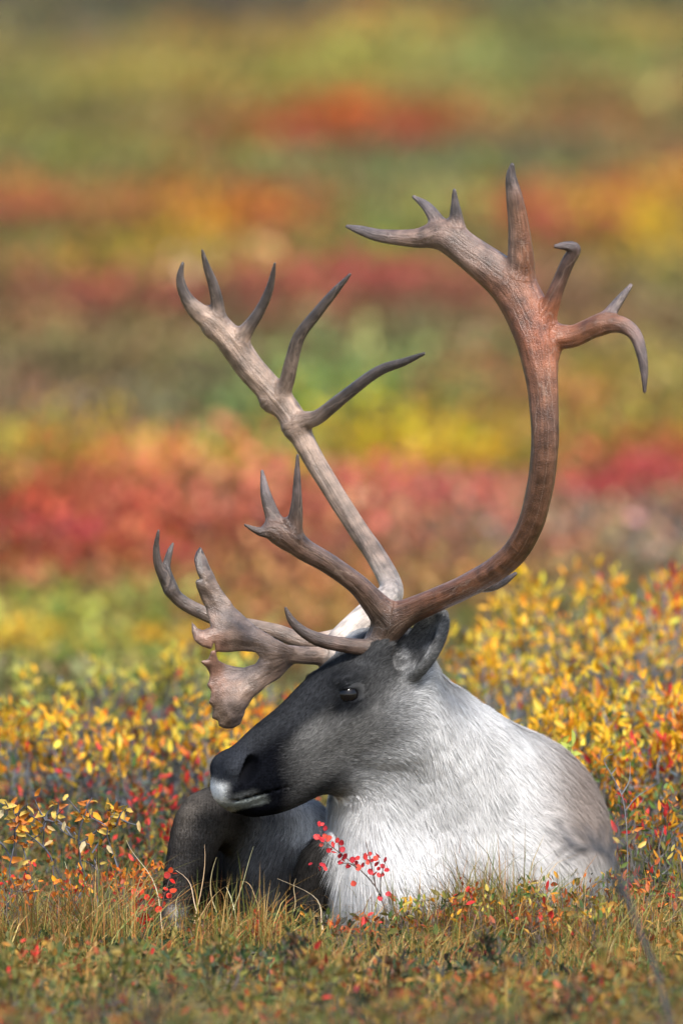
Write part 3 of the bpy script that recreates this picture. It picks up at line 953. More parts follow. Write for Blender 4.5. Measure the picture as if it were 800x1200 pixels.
# ------------------------------------------------------------------ antlers
near_ch = [
    [(441, 772, -30, 18), (446, 750, -32, 18), (462, 727, -38, 18.5), (490, 712, -52, 15), (540, 690, -90, 14), (588, 662, -130, 14.5), (615, 628, -158, 15), (631, 580, -178, 15.5),
     (638, 520, -190, 16), (636, 455, -186, 18), (630, 409, -176, 23), (621, 375, -166, 26), (604, 341, -156, 26), (580, 319, -148, 23), (551, 297, -140, 20), (526, 278, -134, 18.5), (507, 276, -130, 14.5),
     (487, 279, -126, 11), (448, 276.5, -116, 8), (424, 270, -108, 6), (407, 265, -102, 2.6)],
    [(517, 272, -132, 11), (510, 256, -126, 8.5), (499, 241, -116, 6), (484, 230, -108, 2.3)],
    [(532, 276, -136, 13), (534, 258, -138, 9), (533, 238, -142, 5), (532, 222, -146, 2.3)],
    [(607, 330, -158, 20), (610, 306, -162, 16), (608, 268, -168, 12.5), (603, 234, -176, 10), (598.5, 208, -182, 6.5), (600, 193, -186, 3)],
    [(632, 388, -170, 18), (641, 366, -176, 12.5), (651, 341, -182, 9), (664, 309, -192, 8), (673, 292, -198, 7.5), (663, 288, -202, 5.5), (651, 288.5, -206, 2.8)],
    [(634, 410, -174, 20), (650, 396, -176, 16), (673, 393, -182, 13), (702, 381, -192, 12), (726, 380, -200, 10), (743, 391, -206, 8), (751.5, 414, -210, 6.5), (754.6, 438, -212, 4.5), (755, 459, -213, 2.3)],
    [(702, 381, -192, 10), (712, 370, -190, 8), (726, 351, -186, 5.5), (739, 334, -182, 2.6)],
    [(457, 727, -36, 20), (437, 705, -46, 15), (418, 685, -58, 12.5), (387, 662, -74, 12), (356, 644, -88, 13), (337, 629, -96, 15), (321, 621, -102, 11.5), (305, 623, -106, 5.5), (286.5, 615, -110, 2)],
    [(327, 624, -100, 13), (319, 604, -98, 9), (311.5, 580, -94, 6.5), (307, 552, -88, 2.3)],
    [(338, 630, -96, 14), (344.5, 614, -100, 10), (347.5, 588, -106, 6.5), (348, 561, -112, 4.5), (348.6, 533, -118, 2)],
    [(446, 757, -34, 13), (430, 759, -42, 10), (403, 756, -52, 9), (375, 750, -60, 8.3), (356, 741, -66, 6.5), (342, 728, -70, 5), (334.5, 713, -73, 2.3)],
    [(556, 682, -96, 8), (570, 688, -92, 6.5), (588, 683, -88, 5), (604, 672, -84, 2.5)],
]
far_ch = [
    [(392, 776, 38, 18), (396, 758, 44, 17), (413, 737, 62, 16), (437, 716, 86, 16.5), (455, 700, 112, 16), (457, 684, 132, 13.5), (441, 653, 152, 12.5), (417, 617, 172, 12), (387, 571, 192, 12), (359, 523, 208, 13),
     (343.5, 492, 216, 15.5), (324.5, 466, 222, 16.5), (295, 433, 226, 17), (273, 403, 228, 17), (252, 379, 228, 15), (233, 366, 226, 11.5), (218, 348, 222, 7.5), (211, 327, 218, 5.2), (214, 308, 214, 2.3)],
    [(250, 384, 228, 13), (255, 362, 224, 8.5), (250, 335, 216, 6.5), (242, 312, 208, 4.5), (237, 293, 202, 2)],
    [(275, 405, 228, 14), (289, 386, 220, 8.8), (303, 366, 210, 6.5), (315.5, 339, 200, 5), (322, 308, 190, 2)],
    [(318, 470, 222, 14), (334, 452, 214, 9.5), (341.5, 424, 204, 8.5), (350, 395, 194, 7.5), (371, 367, 182, 6.5), (392.5, 341, 170, 5), (410.5, 321, 160, 2)],
    [(345, 500, 214, 15), (358, 493, 206, 11), (373, 488, 196, 9), (405, 463, 176, 7.5), (443, 435, 152, 6.5), (473, 424, 134, 5), (497, 414, 120, 2.3)],
    [(425, 730, 78, 13), (395, 748, 80, 11.5), (356, 751, 84, 10), (325, 741, 88, 9.5), (298, 735, 90, 9), (262, 728, 92, 8.8), (228, 714, 92, 8.5), (207, 700, 90, 8), (195, 682, 86, 7), (185.5, 662, 80, 5.5), (183, 642, 74, 4), (185.5, 622, 68, 2)],
    [(200, 690, 87, 7.5), (195, 666, 88, 5.2), (198.5, 648, 90, 4), (202.5, 637, 92, 2)],
    [(394, 768, 40, 14), (378, 769, 34, 11), (352, 768, 26, 10.5), (336, 766, 22, 10)],
]
Z5 = [(445, 588), (390, 563), (330, 523), (270, 468), (228, 410), (198, 350), (176, 300), (168, 284), (153, 305), (147, 325), (153, 352), (168, 385), (160, 384), (150, 388), (156, 412), (170, 445), (184, 470), (192, 505), (200, 530),
      (175, 538), (158, 532), (140, 508), (140, 545), (150, 572), (172, 590), (230, 606), (300, 603), (335, 606), (346, 620), (335, 640), (300, 652), (245, 642), (222, 628), (214, 605), (208, 574), (200, 602), (190, 628), (165, 632), (185, 650),
      (196, 672), (194, 690), (187, 704), (200, 722), (197, 742), (191, 757), (204, 772), (203, 790), (201, 803), (220, 812), (222, 828), (245, 838), (265, 838), (288, 822), (305, 780), (330, 740), (365, 708), (405, 685), (432, 660), (450, 638), (462, 632), (462, 598)]
shovel = Prism([(170 + a * .3875, 530 + b * .3877) for a, b in Z5], lambda px, py: 24 - (345 - px) * .28 + .0016 * (py - 760) ** 2 + 5 * np.sin(px * .07 + py * .05) + 4 * np.sin(py * .09), 7.0, 3.0, 5)


def antler(name, chains, extra, lo, hi, pal, h=.0028):
    prims = [Chain(c, 7 if i else 7, 4, .82) for i, c in enumerate(chains)] + extra
    V, Q = mesh_field(prims, lo, hi, h)
    V = smooth_verts(V, Q, 1, .4)
    # grain frame: nearest segment
    best = np.full(len(V), 1e9); gr = np.zeros((len(V), 3)); rl = np.zeros(len(V))
    off = 0.0
    for ci, ch in enumerate(prims):
        if not isinstance(ch, Chain): continue
        for i in range(len(ch.a)):
            box = (np.abs(V - (ch.a[i] + ch.b[i]) / 2).max(1) < .09)
            if not box.any(): continue
            idx = np.where(box)[0]
            dd, t, vv = ch.seg(V[idx], i)
            b = dd < best[idx]
            j = idx[b]
            best[j] = dd[b]
            ab = unit(ch.b[i] - ch.a[i])
            e1 = unit(np.cross(ab, [.2, 1, .1])); e2 = np.cross(ab, e1)
            r = ch.ra[i] + (ch.rb[i] - ch.ra[i]) * t[b]
            vr = unit(vv[b])
            gr[j] = np.c_[(vr @ e1) * r, (vr @ e2) * r, (ch.cum[i] + t[b] * (ch.cum[i + 1] - ch.cum[i])) * .07 + ci * 1.7]
            rl[j] = r / S
    fp = best > .003
    px, py, dd = to_design(V)
    rr = np.hypot(px - 352, py - 767)[fp]; aa = np.arctan2(py - 767, px - 352)[fp]
    gr[fp] = np.c_[np.cos(aa) * .045, np.sin(aa) * .045, rr * S * .12 + 3]
    # shallow lengthwise ridges and dents
    ang = np.arctan2(gr[:, 1], gr[:, 0]); tt = gr[:, 2] / .07
    rid = np.sin(ang * 5 + 4 * np.sin(tt * 9)) * .5 + np.sin(ang * 9 + 6 * np.sin(tt * 6 + 1)) * .35 + .5 * np.sin(tt * 60 + ang) * np.sin(tt * 23)
    nn_ = vert_normals(V, Q)
    V = V + nn_ * (np.where(fp, wav(V, 95.0) + .7 * wav(V, 210.0, 1.0), 0) * .0009)[:, None]
    rid[fp] = 0
    V = V + nn_ * (rid * np.clip(rl / 14, .1, 1.3) * .0007)[:, None]
    px, py, dd = to_design(V)
    c = pal(px, py, rl, V)
    a = link_mesh(name, np_mesh(name, V, Q, True, c, {'grain': gr}), M_ANT, caribou)
    return a


def antler_material():
    m, nt, out = new_mat('antler_bone')
    at = nd(nt, 'ShaderNodeAttribute', attribute_name='Col')
    ga = nd(nt, 'ShaderNodeAttribute', attribute_name='grain')
    geo = nd(nt, 'ShaderNodeNewGeometry')
    n1 = nd(nt, 'ShaderNodeTexNoise'); n1.inputs['Scale'].default_value = 230; n1.inputs['Detail'].default_value = 5; n1.inputs['Roughness'].default_value = .7
    nt.links.new(ga.outputs['Vector'], n1.inputs['Vector'])
    n2 = nd(nt, 'ShaderNodeTexNoise'); n2.inputs['Scale'].default_value = 42; n2.inputs['Detail'].default_value = 5
    nt.links.new(geo.outputs['Position'], n2.inputs['Vector'])
    # pale thin vein lines
    vo = nd(nt, 'ShaderNodeTexVoronoi', feature='DISTANCE_TO_EDGE'); vo.inputs['Scale'].default_value = 38
    mp = nd(nt, 'ShaderNodeVectorMath', operation='ADD')
    sc = nd(nt, 'ShaderNodeVectorMath', operation='SCALE'); sc.inputs['Scale'].default_value = .008
    nt.links.new(n2.outputs['Color'], sc.inputs[0]); nt.links.new(ga.outputs['Vector'], mp.inputs[0]); nt.links.new(sc.outputs[0], mp.inputs[1])
    nt.links.new(mp.outputs[0], vo.inputs['Vector'])
    ve = nd(nt, 'ShaderNodeMapRange'); ve.inputs['From Min'].default_value = 0; ve.inputs['From Max'].default_value = .022; ve.inputs['To Min'].default_value = .22; ve.inputs['To Max'].default_value = 0
    nt.links.new(vo.outputs['Distance'], ve.inputs['Value'])
    m1 = nd(nt, 'ShaderNodeMapRange'); m1.inputs['From Min'].default_value = .3; m1.inputs['From Max'].default_value = .7; m1.inputs['To Min'].default_value = .62; m1.inputs['To Max'].default_value = 1.4
    nt.links.new(n1.outputs['Fac'], m1.inputs['Value'])
    m2 = nd(nt, 'ShaderNodeMapRange'); m2.inputs['From Min'].default_value = .3; m2.inputs['From Max'].default_value = .7; m2.inputs['To Min'].default_value = .5; m2.inputs['To Max'].default_value = 1.5
    nt.links.new(n2.outputs['Fac'], m2.inputs['Value'])
    mu = nd(nt, 'ShaderNodeMath', operation='MULTIPLY'); nt.links.new(m1.outputs[0], mu.inputs[0]); nt.links.new(m2.outputs[0], mu.inputs[1])
    vs = nd(nt, 'ShaderNodeVectorMath', operation='SCALE'); nt.links.new(at.outputs['Color'], vs.inputs[0]); nt.links.new(mu.outputs[0], vs.inputs['Scale'])
    mix = nd(nt, 'ShaderNodeMix', data_type='RGBA')
    mix.inputs[7].default_value = (.42, .31, .24, 1)
    nt.links.new(ve.outputs[0], mix.inputs[0]); nt.links.new(vs.outputs[0], mix.inputs[6])
    p = nd(nt, 'ShaderNodeBsdfPrincipled'); p.inputs['Roughness'].default_value = .30; p.inputs['Specular IOR Level'].default_value = .5
    nt.links.new(mix.outputs[2], p.inputs['Base Color'])
    bp = nd(nt, 'ShaderNodeBump'); bp.inputs['Strength'].default_value = .6; bp.inputs['Distance'].default_value = .005
    n3 = nd(nt, 'ShaderNodeTexNoise'); n3.inputs['Scale'].default_value = 420; n3.inputs['Detail'].default_value = 3
    nt.links.new(geo.outputs['Position'], n3.inputs['Vector'])
    sm = nd(nt, 'ShaderNodeMath', operation='MULTIPLY_ADD'); sm.inputs[1].default_value = .5
    nt.links.new(n3.outputs['Fac'], sm.inputs[0]); nt.links.new(n1.outputs['Fac'], sm.inputs[2])
    nt.links.new(sm.outputs[0], bp.inputs['Height']); nt.links.new(bp.outputs[0], p.inputs['Normal'])
    nt.links.new(p.outputs[0], out.inputs[0])
    return m


M_ANT = antler_material()


def pal_near(px, py, r, V):
    c = np.tile(np.array([.140, .058, .030]), (len(px), 1))
    n = wav(V, 24.0)
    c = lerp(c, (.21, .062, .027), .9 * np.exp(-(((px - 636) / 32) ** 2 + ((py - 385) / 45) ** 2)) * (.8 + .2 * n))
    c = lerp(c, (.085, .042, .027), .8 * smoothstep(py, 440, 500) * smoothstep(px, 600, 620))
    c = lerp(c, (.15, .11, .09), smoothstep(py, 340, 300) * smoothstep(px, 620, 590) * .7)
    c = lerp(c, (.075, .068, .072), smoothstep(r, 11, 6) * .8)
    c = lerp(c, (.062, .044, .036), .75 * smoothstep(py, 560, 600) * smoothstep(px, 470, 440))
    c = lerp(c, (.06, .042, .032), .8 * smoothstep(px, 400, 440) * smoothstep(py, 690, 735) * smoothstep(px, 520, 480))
    return c * .95 * (1 + .2 * n)[:, None]


def pal_far(px, py, r, V):
    c = np.tile(np.array([.21, .145, .107]), (len(px), 1))
    n = wav(V, 24.0)
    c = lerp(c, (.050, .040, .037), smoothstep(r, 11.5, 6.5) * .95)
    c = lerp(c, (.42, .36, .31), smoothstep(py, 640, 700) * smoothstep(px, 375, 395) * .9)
    pal = np.exp(-(((px - 285) / 70) ** 2 + ((py - 780) / 90) ** 2)) * (py < 870) * (px < 372) * (V[:, 1] < .075)
    c = lerp(c, (.155, .103, .075), np.clip(pal * 1.6, 0, 1))
    c = lerp(c, (.19, .095, .065), np.clip(pal, 0, 1) * smoothstep(n, -.1, .5) * .9)
    c = lerp(c, (.14, .11, .10), .6 * np.clip(pal * 2, 0, 1) * smoothstep(wav(V, 60.0, 3.0), .1, .6))
    return c * (1 + .13 * n)[:, None]


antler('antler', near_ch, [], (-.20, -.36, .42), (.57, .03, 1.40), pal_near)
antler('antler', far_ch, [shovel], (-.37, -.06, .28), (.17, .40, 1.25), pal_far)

# front hoof under the planted leg
m, nt, out = new_mat('hoof_horn')
p = nd(nt, 'ShaderNodeBsdfPrincipled'); p.inputs['Base Color'].default_value = (.03, .027, .025, 1); p.inputs['Roughness'].default_value = .5
nt.links.new(p.outputs[0], out.inputs[0])
hv, hq = mesh_field([Ell((198, 1086, 12), (17, 30, 13), None, 4), Ell((209, 1086, 12), (14, 30, 13), None, 3)], W(165, 1115, -30) - np.array([0, 0, .0]), W(240, 1060, 60), .004)
link_mesh('hoof', np_mesh('hoof', hv, hq), m, caribou)

# ------------------------------------------------------------------ near plants
def blades(n, xs, ys, hmin, hmax, pal, width, curve=.5, dens=None):
    x = rng.uniform(*xs, n); y = rng.uniform(*ys, n)
    if dens is not None:
        k = rng.random(n) < dens(x, y); x, y = x[k], y[k]; n = len(x)
    a = rng.uniform(0, 2 * np.pi, n)
    h = rng.uniform(hmin, hmax, n) * np.clip(.72 + .28 * np.sin(x * 9 + y * 5) + .3 * np.sin(x * 23 + 2 * np.sin(y * 11)) * np.sin(y * 17 + x * 5), .3, 1.5)
    d = np.c_[np.cos(a), np.sin(a), np.zeros(n)]
    cv = curve * rng.random(n) ** 1.2
    base = np.c_[x, y, ground_z(x, y) - .01]
    side = np.c_[-np.sin(a + .8), np.cos(a + .8), np.zeros(n)]
    rows = []
    w0 = width * rng.uniform(.6, 1.3, n)
    for t, wf in ((0, 1), (.35, .95), (.7, .65)):
        c = base + np.outer(h * t, [0, 0, 1]) * (1 - .25 * cv * t)[:, None] + d * (h * cv * t * t)[:, None]
        rows += [c - side * (w0 * wf / 2)[:, None], c + side * (w0 * wf / 2)[:, None]]
    rows.append(base + np.outer(h, [0, 0, 1]) * (1 - .35 * cv)[:, None] + d * (h * cv)[:, None])
    V = np.stack(rows, 1)
    o = np.arange(n)[:, None] * 7
    return V.reshape(-1, 3), [o + np.array([[0, 1, 3, 2]]), o + np.array([[2, 3, 5, 4]])], o + np.array([[4, 5, 6]]), np.repeat(pick(pal, n), 7, 0)


def add_blades(g, *a, **k):
    V, q, t, c = blades(*a, **k)
    n0 = g.n
    g.v.append(V); g.c.append(c); g.n += len(V)
    for f in q: g.f.setdefault(4, []).append(f + n0)
    g.f.setdefault(3, []).append(t + n0)


def off_body(x, y):
    """thin the grass where the animal lies"""
    return np.where((y > .05) & (y < 1.5) & (x > -.05) & (x < .42), .05, 1.0)


g = Geo()
DRY = [(4, (.36, .19, .05)), (2, (.46, .30, .11)), (2, (.22, .16, .04)), (4, (.13, .15, .035)), (1.5, (.28, .10, .035)), (2, (.22, .20, .045))]
GRN = [(3, (.17, .18, .04)), (2, (.09, .13, .03)), (2, (.32, .25, .06)), (1, (.40, .2, .05))]
def tufty(x, y):
    t = np.sin(x * 17 + 3 * np.sin(y * 6)) + np.sin(y * 13 + x * 7 + 1) + .8 * np.sin(x * 41 + y * 29)
    return np.clip(.25 + .45 * t, .04, 1) * off_body(x, y)


add_blades(g, 14000, (-.95, .95), (-.8, .25), .05, .11, DRY, .0022, 1.4, tufty)
add_blades(g, 9500, (-.95, .95), (-.6, .02), .08, .185, DRY, .0018, 1.5, tufty)
add_blades(g, 3500, (-.75, .75), (-.22, .0), .08, .19, DRY + [(3, (.12, .12, .04)), (2, (.2, .09, .04))], .0018, 1.6, tufty)
add_blades(g, 12000, (-1.0, 1.0), (-2.2, -.7), .05, .13, DRY + [(4, OLIVE), (2, GREEN)], .0028, 1.3, tufty)
add_blades(g, 7000, (-1.0, 1.0), (-5.5, -2.0), .05, .12, GRN + [(2, (.3, .2, .05))], .004, .9)
add_blades(g, 9000, (-1.3, 1.3), (.2, 4.5), .05, .12, GRN + [(2, OLIVE), (1, RUST)], .003, .9, off_body)
tag(link_mesh('tundra_grass', g.mesh('tundra_grass'), M_GRASS), 'golden and green tundra grass around the lying caribou', 'grass', kind='stuff')

# low creeping leaves between the grass
def low_cover():
    n = 60000
    y = np.concatenate([rng.uniform(-6, -.6, n // 2), rng.uniform(-.6, 4.5, n - n // 2)])
    x = rng.uniform(-1.3, 1.3, n)
    k = rng.random(n) < off_body(x, y); x, y = x[k], y[k]; n = len(x)
    pn = np.sin(x * 5.1 + 1.7 * np.sin(y * 2.3)) + np.sin(y * 3.7 + x * 2.9 + 1) + .6 * np.sin(x * 13 + y * 9)
    hh = (.035 + .022 * np.sin(x * 4 + y * 3)) + .02 * (pn > .8) + .035 * (y < -1)
    P = np.c_[x, y, ground_z(x, y) + rng.random(n) * hh]
    c = np.where((pn > .9)[:, None], pick([(3, (.34, .19, .035)), (3, (.14, .115, .03)), (2, RUST), (.2, RED)], n),
                 np.where((pn < -.5)[:, None], pick([(4, DKG), (2, (.06, .055, .04)), (1, OLIVE), (.8, RUST)], n), pick([(4, (.12, .105, .03)), (2, (.22, .12, .04)), (3, (.09, .125, .035)), (1, RUST), (.15, RED)], n)))
    dirs = rng.normal(0, .7, (n, 3)) + np.array([0, 0, .55]); nrm = rng.normal(0, .7, (n, 3)) + np.array([0, -.3, .7])
    L = rng.uniform(.010, .024, n)
    gg = Geo(); gg.add(*leaves_geo(P, dirs, nrm, L, L * .5, c, T_LANCE))
    tag(link_mesh('creeping_ground_cover', gg.mesh('creeping_ground_cover'), M_LEAF), 'small creeping leaves carpeting the ground around the caribou', 'ground cover', kind='stuff')


low_cover()


def leaf_mesh(name, tmpl, aspect, col):
    tv, tf = tmpl
    v = tv * np.array([1, aspect, 1])
    sh = rng.uniform(.55, 1.25, (len(v), 1)) * np.array([[1, 1, 1]]) + rng.normal(0, .05, (len(v), 3))
    return np_mesh(name, v + rng.normal(0, .03, v.shape), tf, True, np.clip(np.tile(col, (len(v), 1)) * sh, .01, .9))


def leaf_set(kind, tmpl, aspect, cols):
    ms = [leaf_mesh(kind, tmpl, aspect, c) for c in cols]
    for mm in ms: mm.materials.append(M_LEAF)
    return ms


RND_RED = leaf_set('leaf', T_ROUND, .95, [(.62, .05, .05), (.55, .035, .045), (.66, .09, .06), (.45, .03, .04)])
SCAR = leaf_set('leaf', T_ROUND, .9, [(.70, .03, .02), (.62, .06, .02), (.55, .025, .02)])
RUSTL = leaf_set('leaf', T_LANCE, .6, [(.45, .12, .03), (.50, .20, .03), (.38, .07, .03)])
YELL = leaf_set('leaf', T_LANCE, .45, [(.66, .34, .03), (.58, .22, .025), (.62, .44, .10), (.45, .15, .025), (.40, .28, .05)])
PALEL = leaf_set('leaf', T_LANCE, .36, [(.66, .52, .28), (.6, .44, .18)])
GREENL = leaf_set('leaf', T_LANCE, .5, [(.28, .36, .07), (.38, .40, .08), (.5, .42, .05)])


def put_leaf(parent, me, p, d, n, L):
    o = bpy.data.objects.new('leaf', me)
    COL.objects.link(o); o.parent = parent
    d = unit(np.asarray(d, float)); s_ = unit(np.cross(n, d)); u_ = np.cross(d, s_)
    M = Matrix([[d[0], s_[0], u_[0], p[0]], [d[1], s_[1], u_[1], p[1]], [d[2], s_[2], u_[2], p[2]], [0, 0, 0, 1]])
    o.matrix_local = M @ Matrix.Scale(L, 4)
    return o


def sprig(name, label, cat, stems, leaves, meshes, leaf_px, stem_col, r=.0013, group=None, up=.4, face=True):
    """stems: list of polylines of design points; leaves: design points"""
    base = W(*stems[0][0])
    base[2] = min(base[2], float(ground_z(base[0], base[1])))
    e = empty(name, base); tag(e, label, cat, group)
    gg = Geo()
    allp = []
    for k, s_ in enumerate(stems):
        q = catmull(np.array([W(*p_) for p_ in s_]) - base, 4)
        if k == 0: q = np.vstack([[q[0][0], q[0][1], -.015], q])
        gg.add(*tube_geo(q, np.linspace(r, r * .45, len(q)), 5), np.array(stem_col) * rng.uniform(.8, 1.2)); allp.append(q)
    link_mesh('stem', gg.mesh('stem'), M_STEM, e)
    A = np.vstack(allp)
    for lp in leaves:
        p = W(*lp[:3]) - base
        nr = A[np.argmin(((A - p) ** 2).sum(1))]
        L = leaf_px * S * rng.uniform(.8, 1.2) * (lp[3] if len(lp) > 3 else 1)
        dv = unit(p - nr + rng.normal(0, .002, 3)) * .8 + rng.normal(0, .3, 3) + np.array([0, 0, up])
        nn = rng.normal(0, .45, 3) + np.array([.15, -1.0, .3])
        put_leaf(e, meshes[rng.integers(len(meshes))], p - unit(dv) * L * .5, dv, nn, L)
    return e


# red dwarf birch sprig before the white chest
D0 = -110
st = [[(452, 1068, D0), (440, 1040, D0), (420, 1018, D0), (398, 1000, D0), (380, 985, D0 - 5), (373, 968, D0 - 6)],
      [(440, 1040, D0), (434, 1010, D0), (428, 985, D0 + 5)], [(446, 1052, D0), (446, 1030, D0 - 8), (452, 1008, D0 - 10)], [(420, 1018, D0), (408, 1012, D0 - 8), (396, 1014, D0 - 10)],
      [(398, 1000, D0), (396, 985, D0), (392, 978, D0)]]
lv = [(374, 966), (381, 971), (371, 981), (377, 984), (385, 983), (390, 990), (395, 985), (391, 999), (385, 997), (398, 1003), (399, 1012), (401, 996), (404, 1004), (378, 1014), (374, 1018), (381, 1018), (413, 1008), (418, 1006), (420, 1017), (425, 1014), (428, 1004), (433, 1001),
      (431, 1010), (437, 1008), (441, 1013), (439, 1024), (434, 1022), (443, 1003), (451, 1008), (453, 1020), (447, 1026), (414, 1036), (408, 1016), (400, 988), (445, 1053)]
sprig('dwarf_birch_sprig', 'thin twig with small round red leaves in front of the white chest', 'sprig', st, [(a, b, D0 + rng.normal(0, 6)) for a, b in lv] + [(a + rng.normal(0, 5), b + rng.normal(0, 5), D0 + rng.normal(0, 8), .8) for a, b in lv[::2]], RND_RED, 8.2, (.10, .07, .06))
# scarlet sprig beside the hoof
D1 = -60
st = [[(172, 1105, D1), (165, 1075, D1), (160, 1050, D1), (163, 1030, D1)], [(165, 1075, D1), (178, 1060, D1), (190, 1050, D1)], [(162, 1060, D1), (155, 1048, D1)]]
lv = [(158, 1046), (163, 1050), (155, 1052), (166, 1046), (160, 1058), (165, 1056), (157, 1064), (163, 1068), (168, 1064), (155, 1072), (161, 1078), (166, 1080), (158, 1084), (170, 1074), (172, 1052), (178, 1058), (186, 1066), (176, 1078), (152, 1080), (164, 1036), (168, 1090), (157, 1095)]
sprig('dwarf_birch_sprig', 'upright sprig of scarlet leaves beside the front hoof', 'sprig', st, [(a, b, D1 + rng.normal(0, 6)) for a, b in lv], SCAR, 9.5, (.12, .05, .04))
st = [[(186, 1095, -40), (190, 1060, -40), (197, 1035, -40), (203, 1018, -40)], [(193, 1048, -40), (184, 1040, -40)]]
lv = [(200, 1020), (205, 1024), (196, 1026), (202, 1033), (194, 1042), (188, 1050), (198, 1050), (203, 1044), (186, 1040), (192, 1060), (185, 1066)]
sprig('dwarf_birch_sprig', 'small orange-red sprig standing against the dark front leg', 'sprig', st, [(a, b, -40 + rng.normal(0, 5)) for a, b in lv], SCAR, 8.5, (.12, .08, .07))
# pale-tipped young willow shoot on the skyline of the back
st = [[(668, 925, 330), (662, 900, 330), (655, 878, 330), (660, 866, 330)], [(662, 900, 330), (668, 882, 330), (670, 868, 330)]]
lv = [(654, 880, 330, 1.5), (648, 876, 330, 1.3), (660, 868, 330, 1.2), (664, 876, 330), (668, 872, 330), (671, 864, 330), (667, 888, 330), (660, 892, 330), (672, 884, 330), (666, 898, 330)]
sprig('willow_shoot', 'young willow shoot with a pale green leaf behind the back of the caribou', 'sprig', st, lv, GREENL, 17, (.2, .17, .08))

# bare grey twigs at the right of the back
st = [[(735, 1000, 120), (733, 960, 120), (728, 932, 120), (716, 908, 120), (708, 893, 120), (712, 886, 120), (718, 884, 120)], [(728, 932, 120), (737, 915, 120), (738, 893, 120)], [(733, 950, 120), (745, 935, 120), (760, 925, 120)], [(716, 908, 120), (722, 900, 120)]]
sprig('bare_twig', 'bare curled grey twig standing right of the caribou back', 'twig', st, [(745, 958, 120), (728, 965, 120), (740, 980, 120), (722, 985, 120), (752, 990, 120), (748, 972, 120)], YELL, 14, (.15, .15, .16), .0012)
# dark dead branch close to the lens
DB = -1750
st = [[(800, 1262, DB), (772, 1150, DB), (752, 1100, DB), (738, 1060, DB), (722, 1022, DB), (706, 1000, DB), (680, 992, DB - 5), (655, 984, DB - 8), (640, 972, DB - 10)], [(722, 1022, DB), (716, 995, DB), (722, 968, DB), (732, 950, DB)],
      [(706, 1000, DB), (690, 985, DB), (668, 972, DB)], [(738, 1060, DB), (712, 1030, DB + 10), (690, 1048, DB + 20), (672, 1075, DB + 30)], [(716, 995, DB), (735, 985, DB), (748, 975, DB)], [(680, 992, DB), (660, 996, DB), (650, 1004, DB)], [(690, 996, DB), (672, 1002, DB), (660, 1012, DB)], [(670, 988, DB), (660, 976, DB), (652, 962, DB)], [(700, 1000, DB), (696, 984, DB), (684, 966, DB)], [(712, 1005, DB), (704, 985, DB), (706, 968, DB)], [(730, 1040, DB), (745, 1025, DB), (752, 1005, DB)]]
sprig('dead_branch', 'blurred dark leafless branch reaching up in front of the caribou flank', 'branch', st, [], YELL, 10, (.05, .052, .06), .0042)

# in-focus willow at the left: arching grey twigs hung with curled yellow leaves
DL = 60
st = [[(70, 1085, DL), (62, 1030, DL), (52, 995, DL), (48, 975, DL), (20, 955, DL), (-15, 935, DL)], [(90, 1085, DL), (96, 1035, DL), (92, 990, DL), (75, 968, DL), (45, 955, DL), (15, 962, DL)],
      [(120, 1085, DL), (118, 1040, DL), (108, 1000, DL), (92, 985, DL), (70, 972, DL)], [(92, 990, DL), (94, 965, DL), (105, 954, DL), (112, 957, DL)], [(108, 1000, DL), (128, 985, DL), (134, 965, DL), (131, 948, DL)],
      [(150, 1085, DL), (145, 1040, DL), (135, 1000, DL), (120, 965, DL), (95, 960, DL)], [(134, 962, DL), (150, 962, DL), (165, 968, DL)], [(20, 1085, DL), (18, 1040, DL), (12, 1005, DL), (15, 975, DL), (13, 950, DL)], [(12, 1005, DL), (-5, 985, DL), (-15, 970, DL)],
      [(40, 1085, DL), (36, 1040, DL), (30, 1010, DL), (22, 985, DL), (25, 962, DL)], [(48, 975, DL), (62, 962, DL), (72, 950, DL)]]
st2 = []
for s_ in st:                       # knotty, angular twigs
    q = catmull(np.array(s_, float), 2)
    q[1:-1, :2] += rng.normal(0, 3.0, (len(q) - 2, 2)); q[1:, 2] += np.cumsum(rng.normal(0, 6, len(q) - 1))
    st2.append([tuple(a) for a in q])
    for _ in range(3):
        k = rng.integers(len(q) // 3, len(q)); b_ = q[k]
        e_ = b_ + np.array([rng.normal(0, 14), -rng.uniform(6, 26), rng.normal(0, 10)])
        st2.append([tuple(b_), tuple((b_ + e_) / 2 + rng.normal(0, 2, 3)), tuple(e_)])
st = st2
pool = [a for s_ in st for a in s_ if a[1] < 1020]
lv = []
for _ in range(150):
    a = pool[rng.integers(len(pool))]
    lv.append((a[0] + rng.normal(0, 5), a[1] + rng.normal(0, 5), a[2] + rng.normal(0, 4), rng.uniform(.6, 1.15)))
e = sprig('willow_shrub', 'arching grey willow twigs with curled yellow leaves left of the caribou leg', 'shrub', st, lv, YELL, 17, (.085, .088, .105), .0019, None, .1)
for q in [(162, 962), (55, 968), (76, 962), (100, 985), (5, 948), (125, 990), (62, 985)]:
    p = W(q[0], q[1], DL - 8) - np.array(e.location)
    put_leaf(e, PALEL[rng.integers(2)], p, rng.normal(0, .5, 3) + np.array([0, 0, -.9]), (.2, -1, .2), 17 * rng.uniform(.7, 1.2) * S)
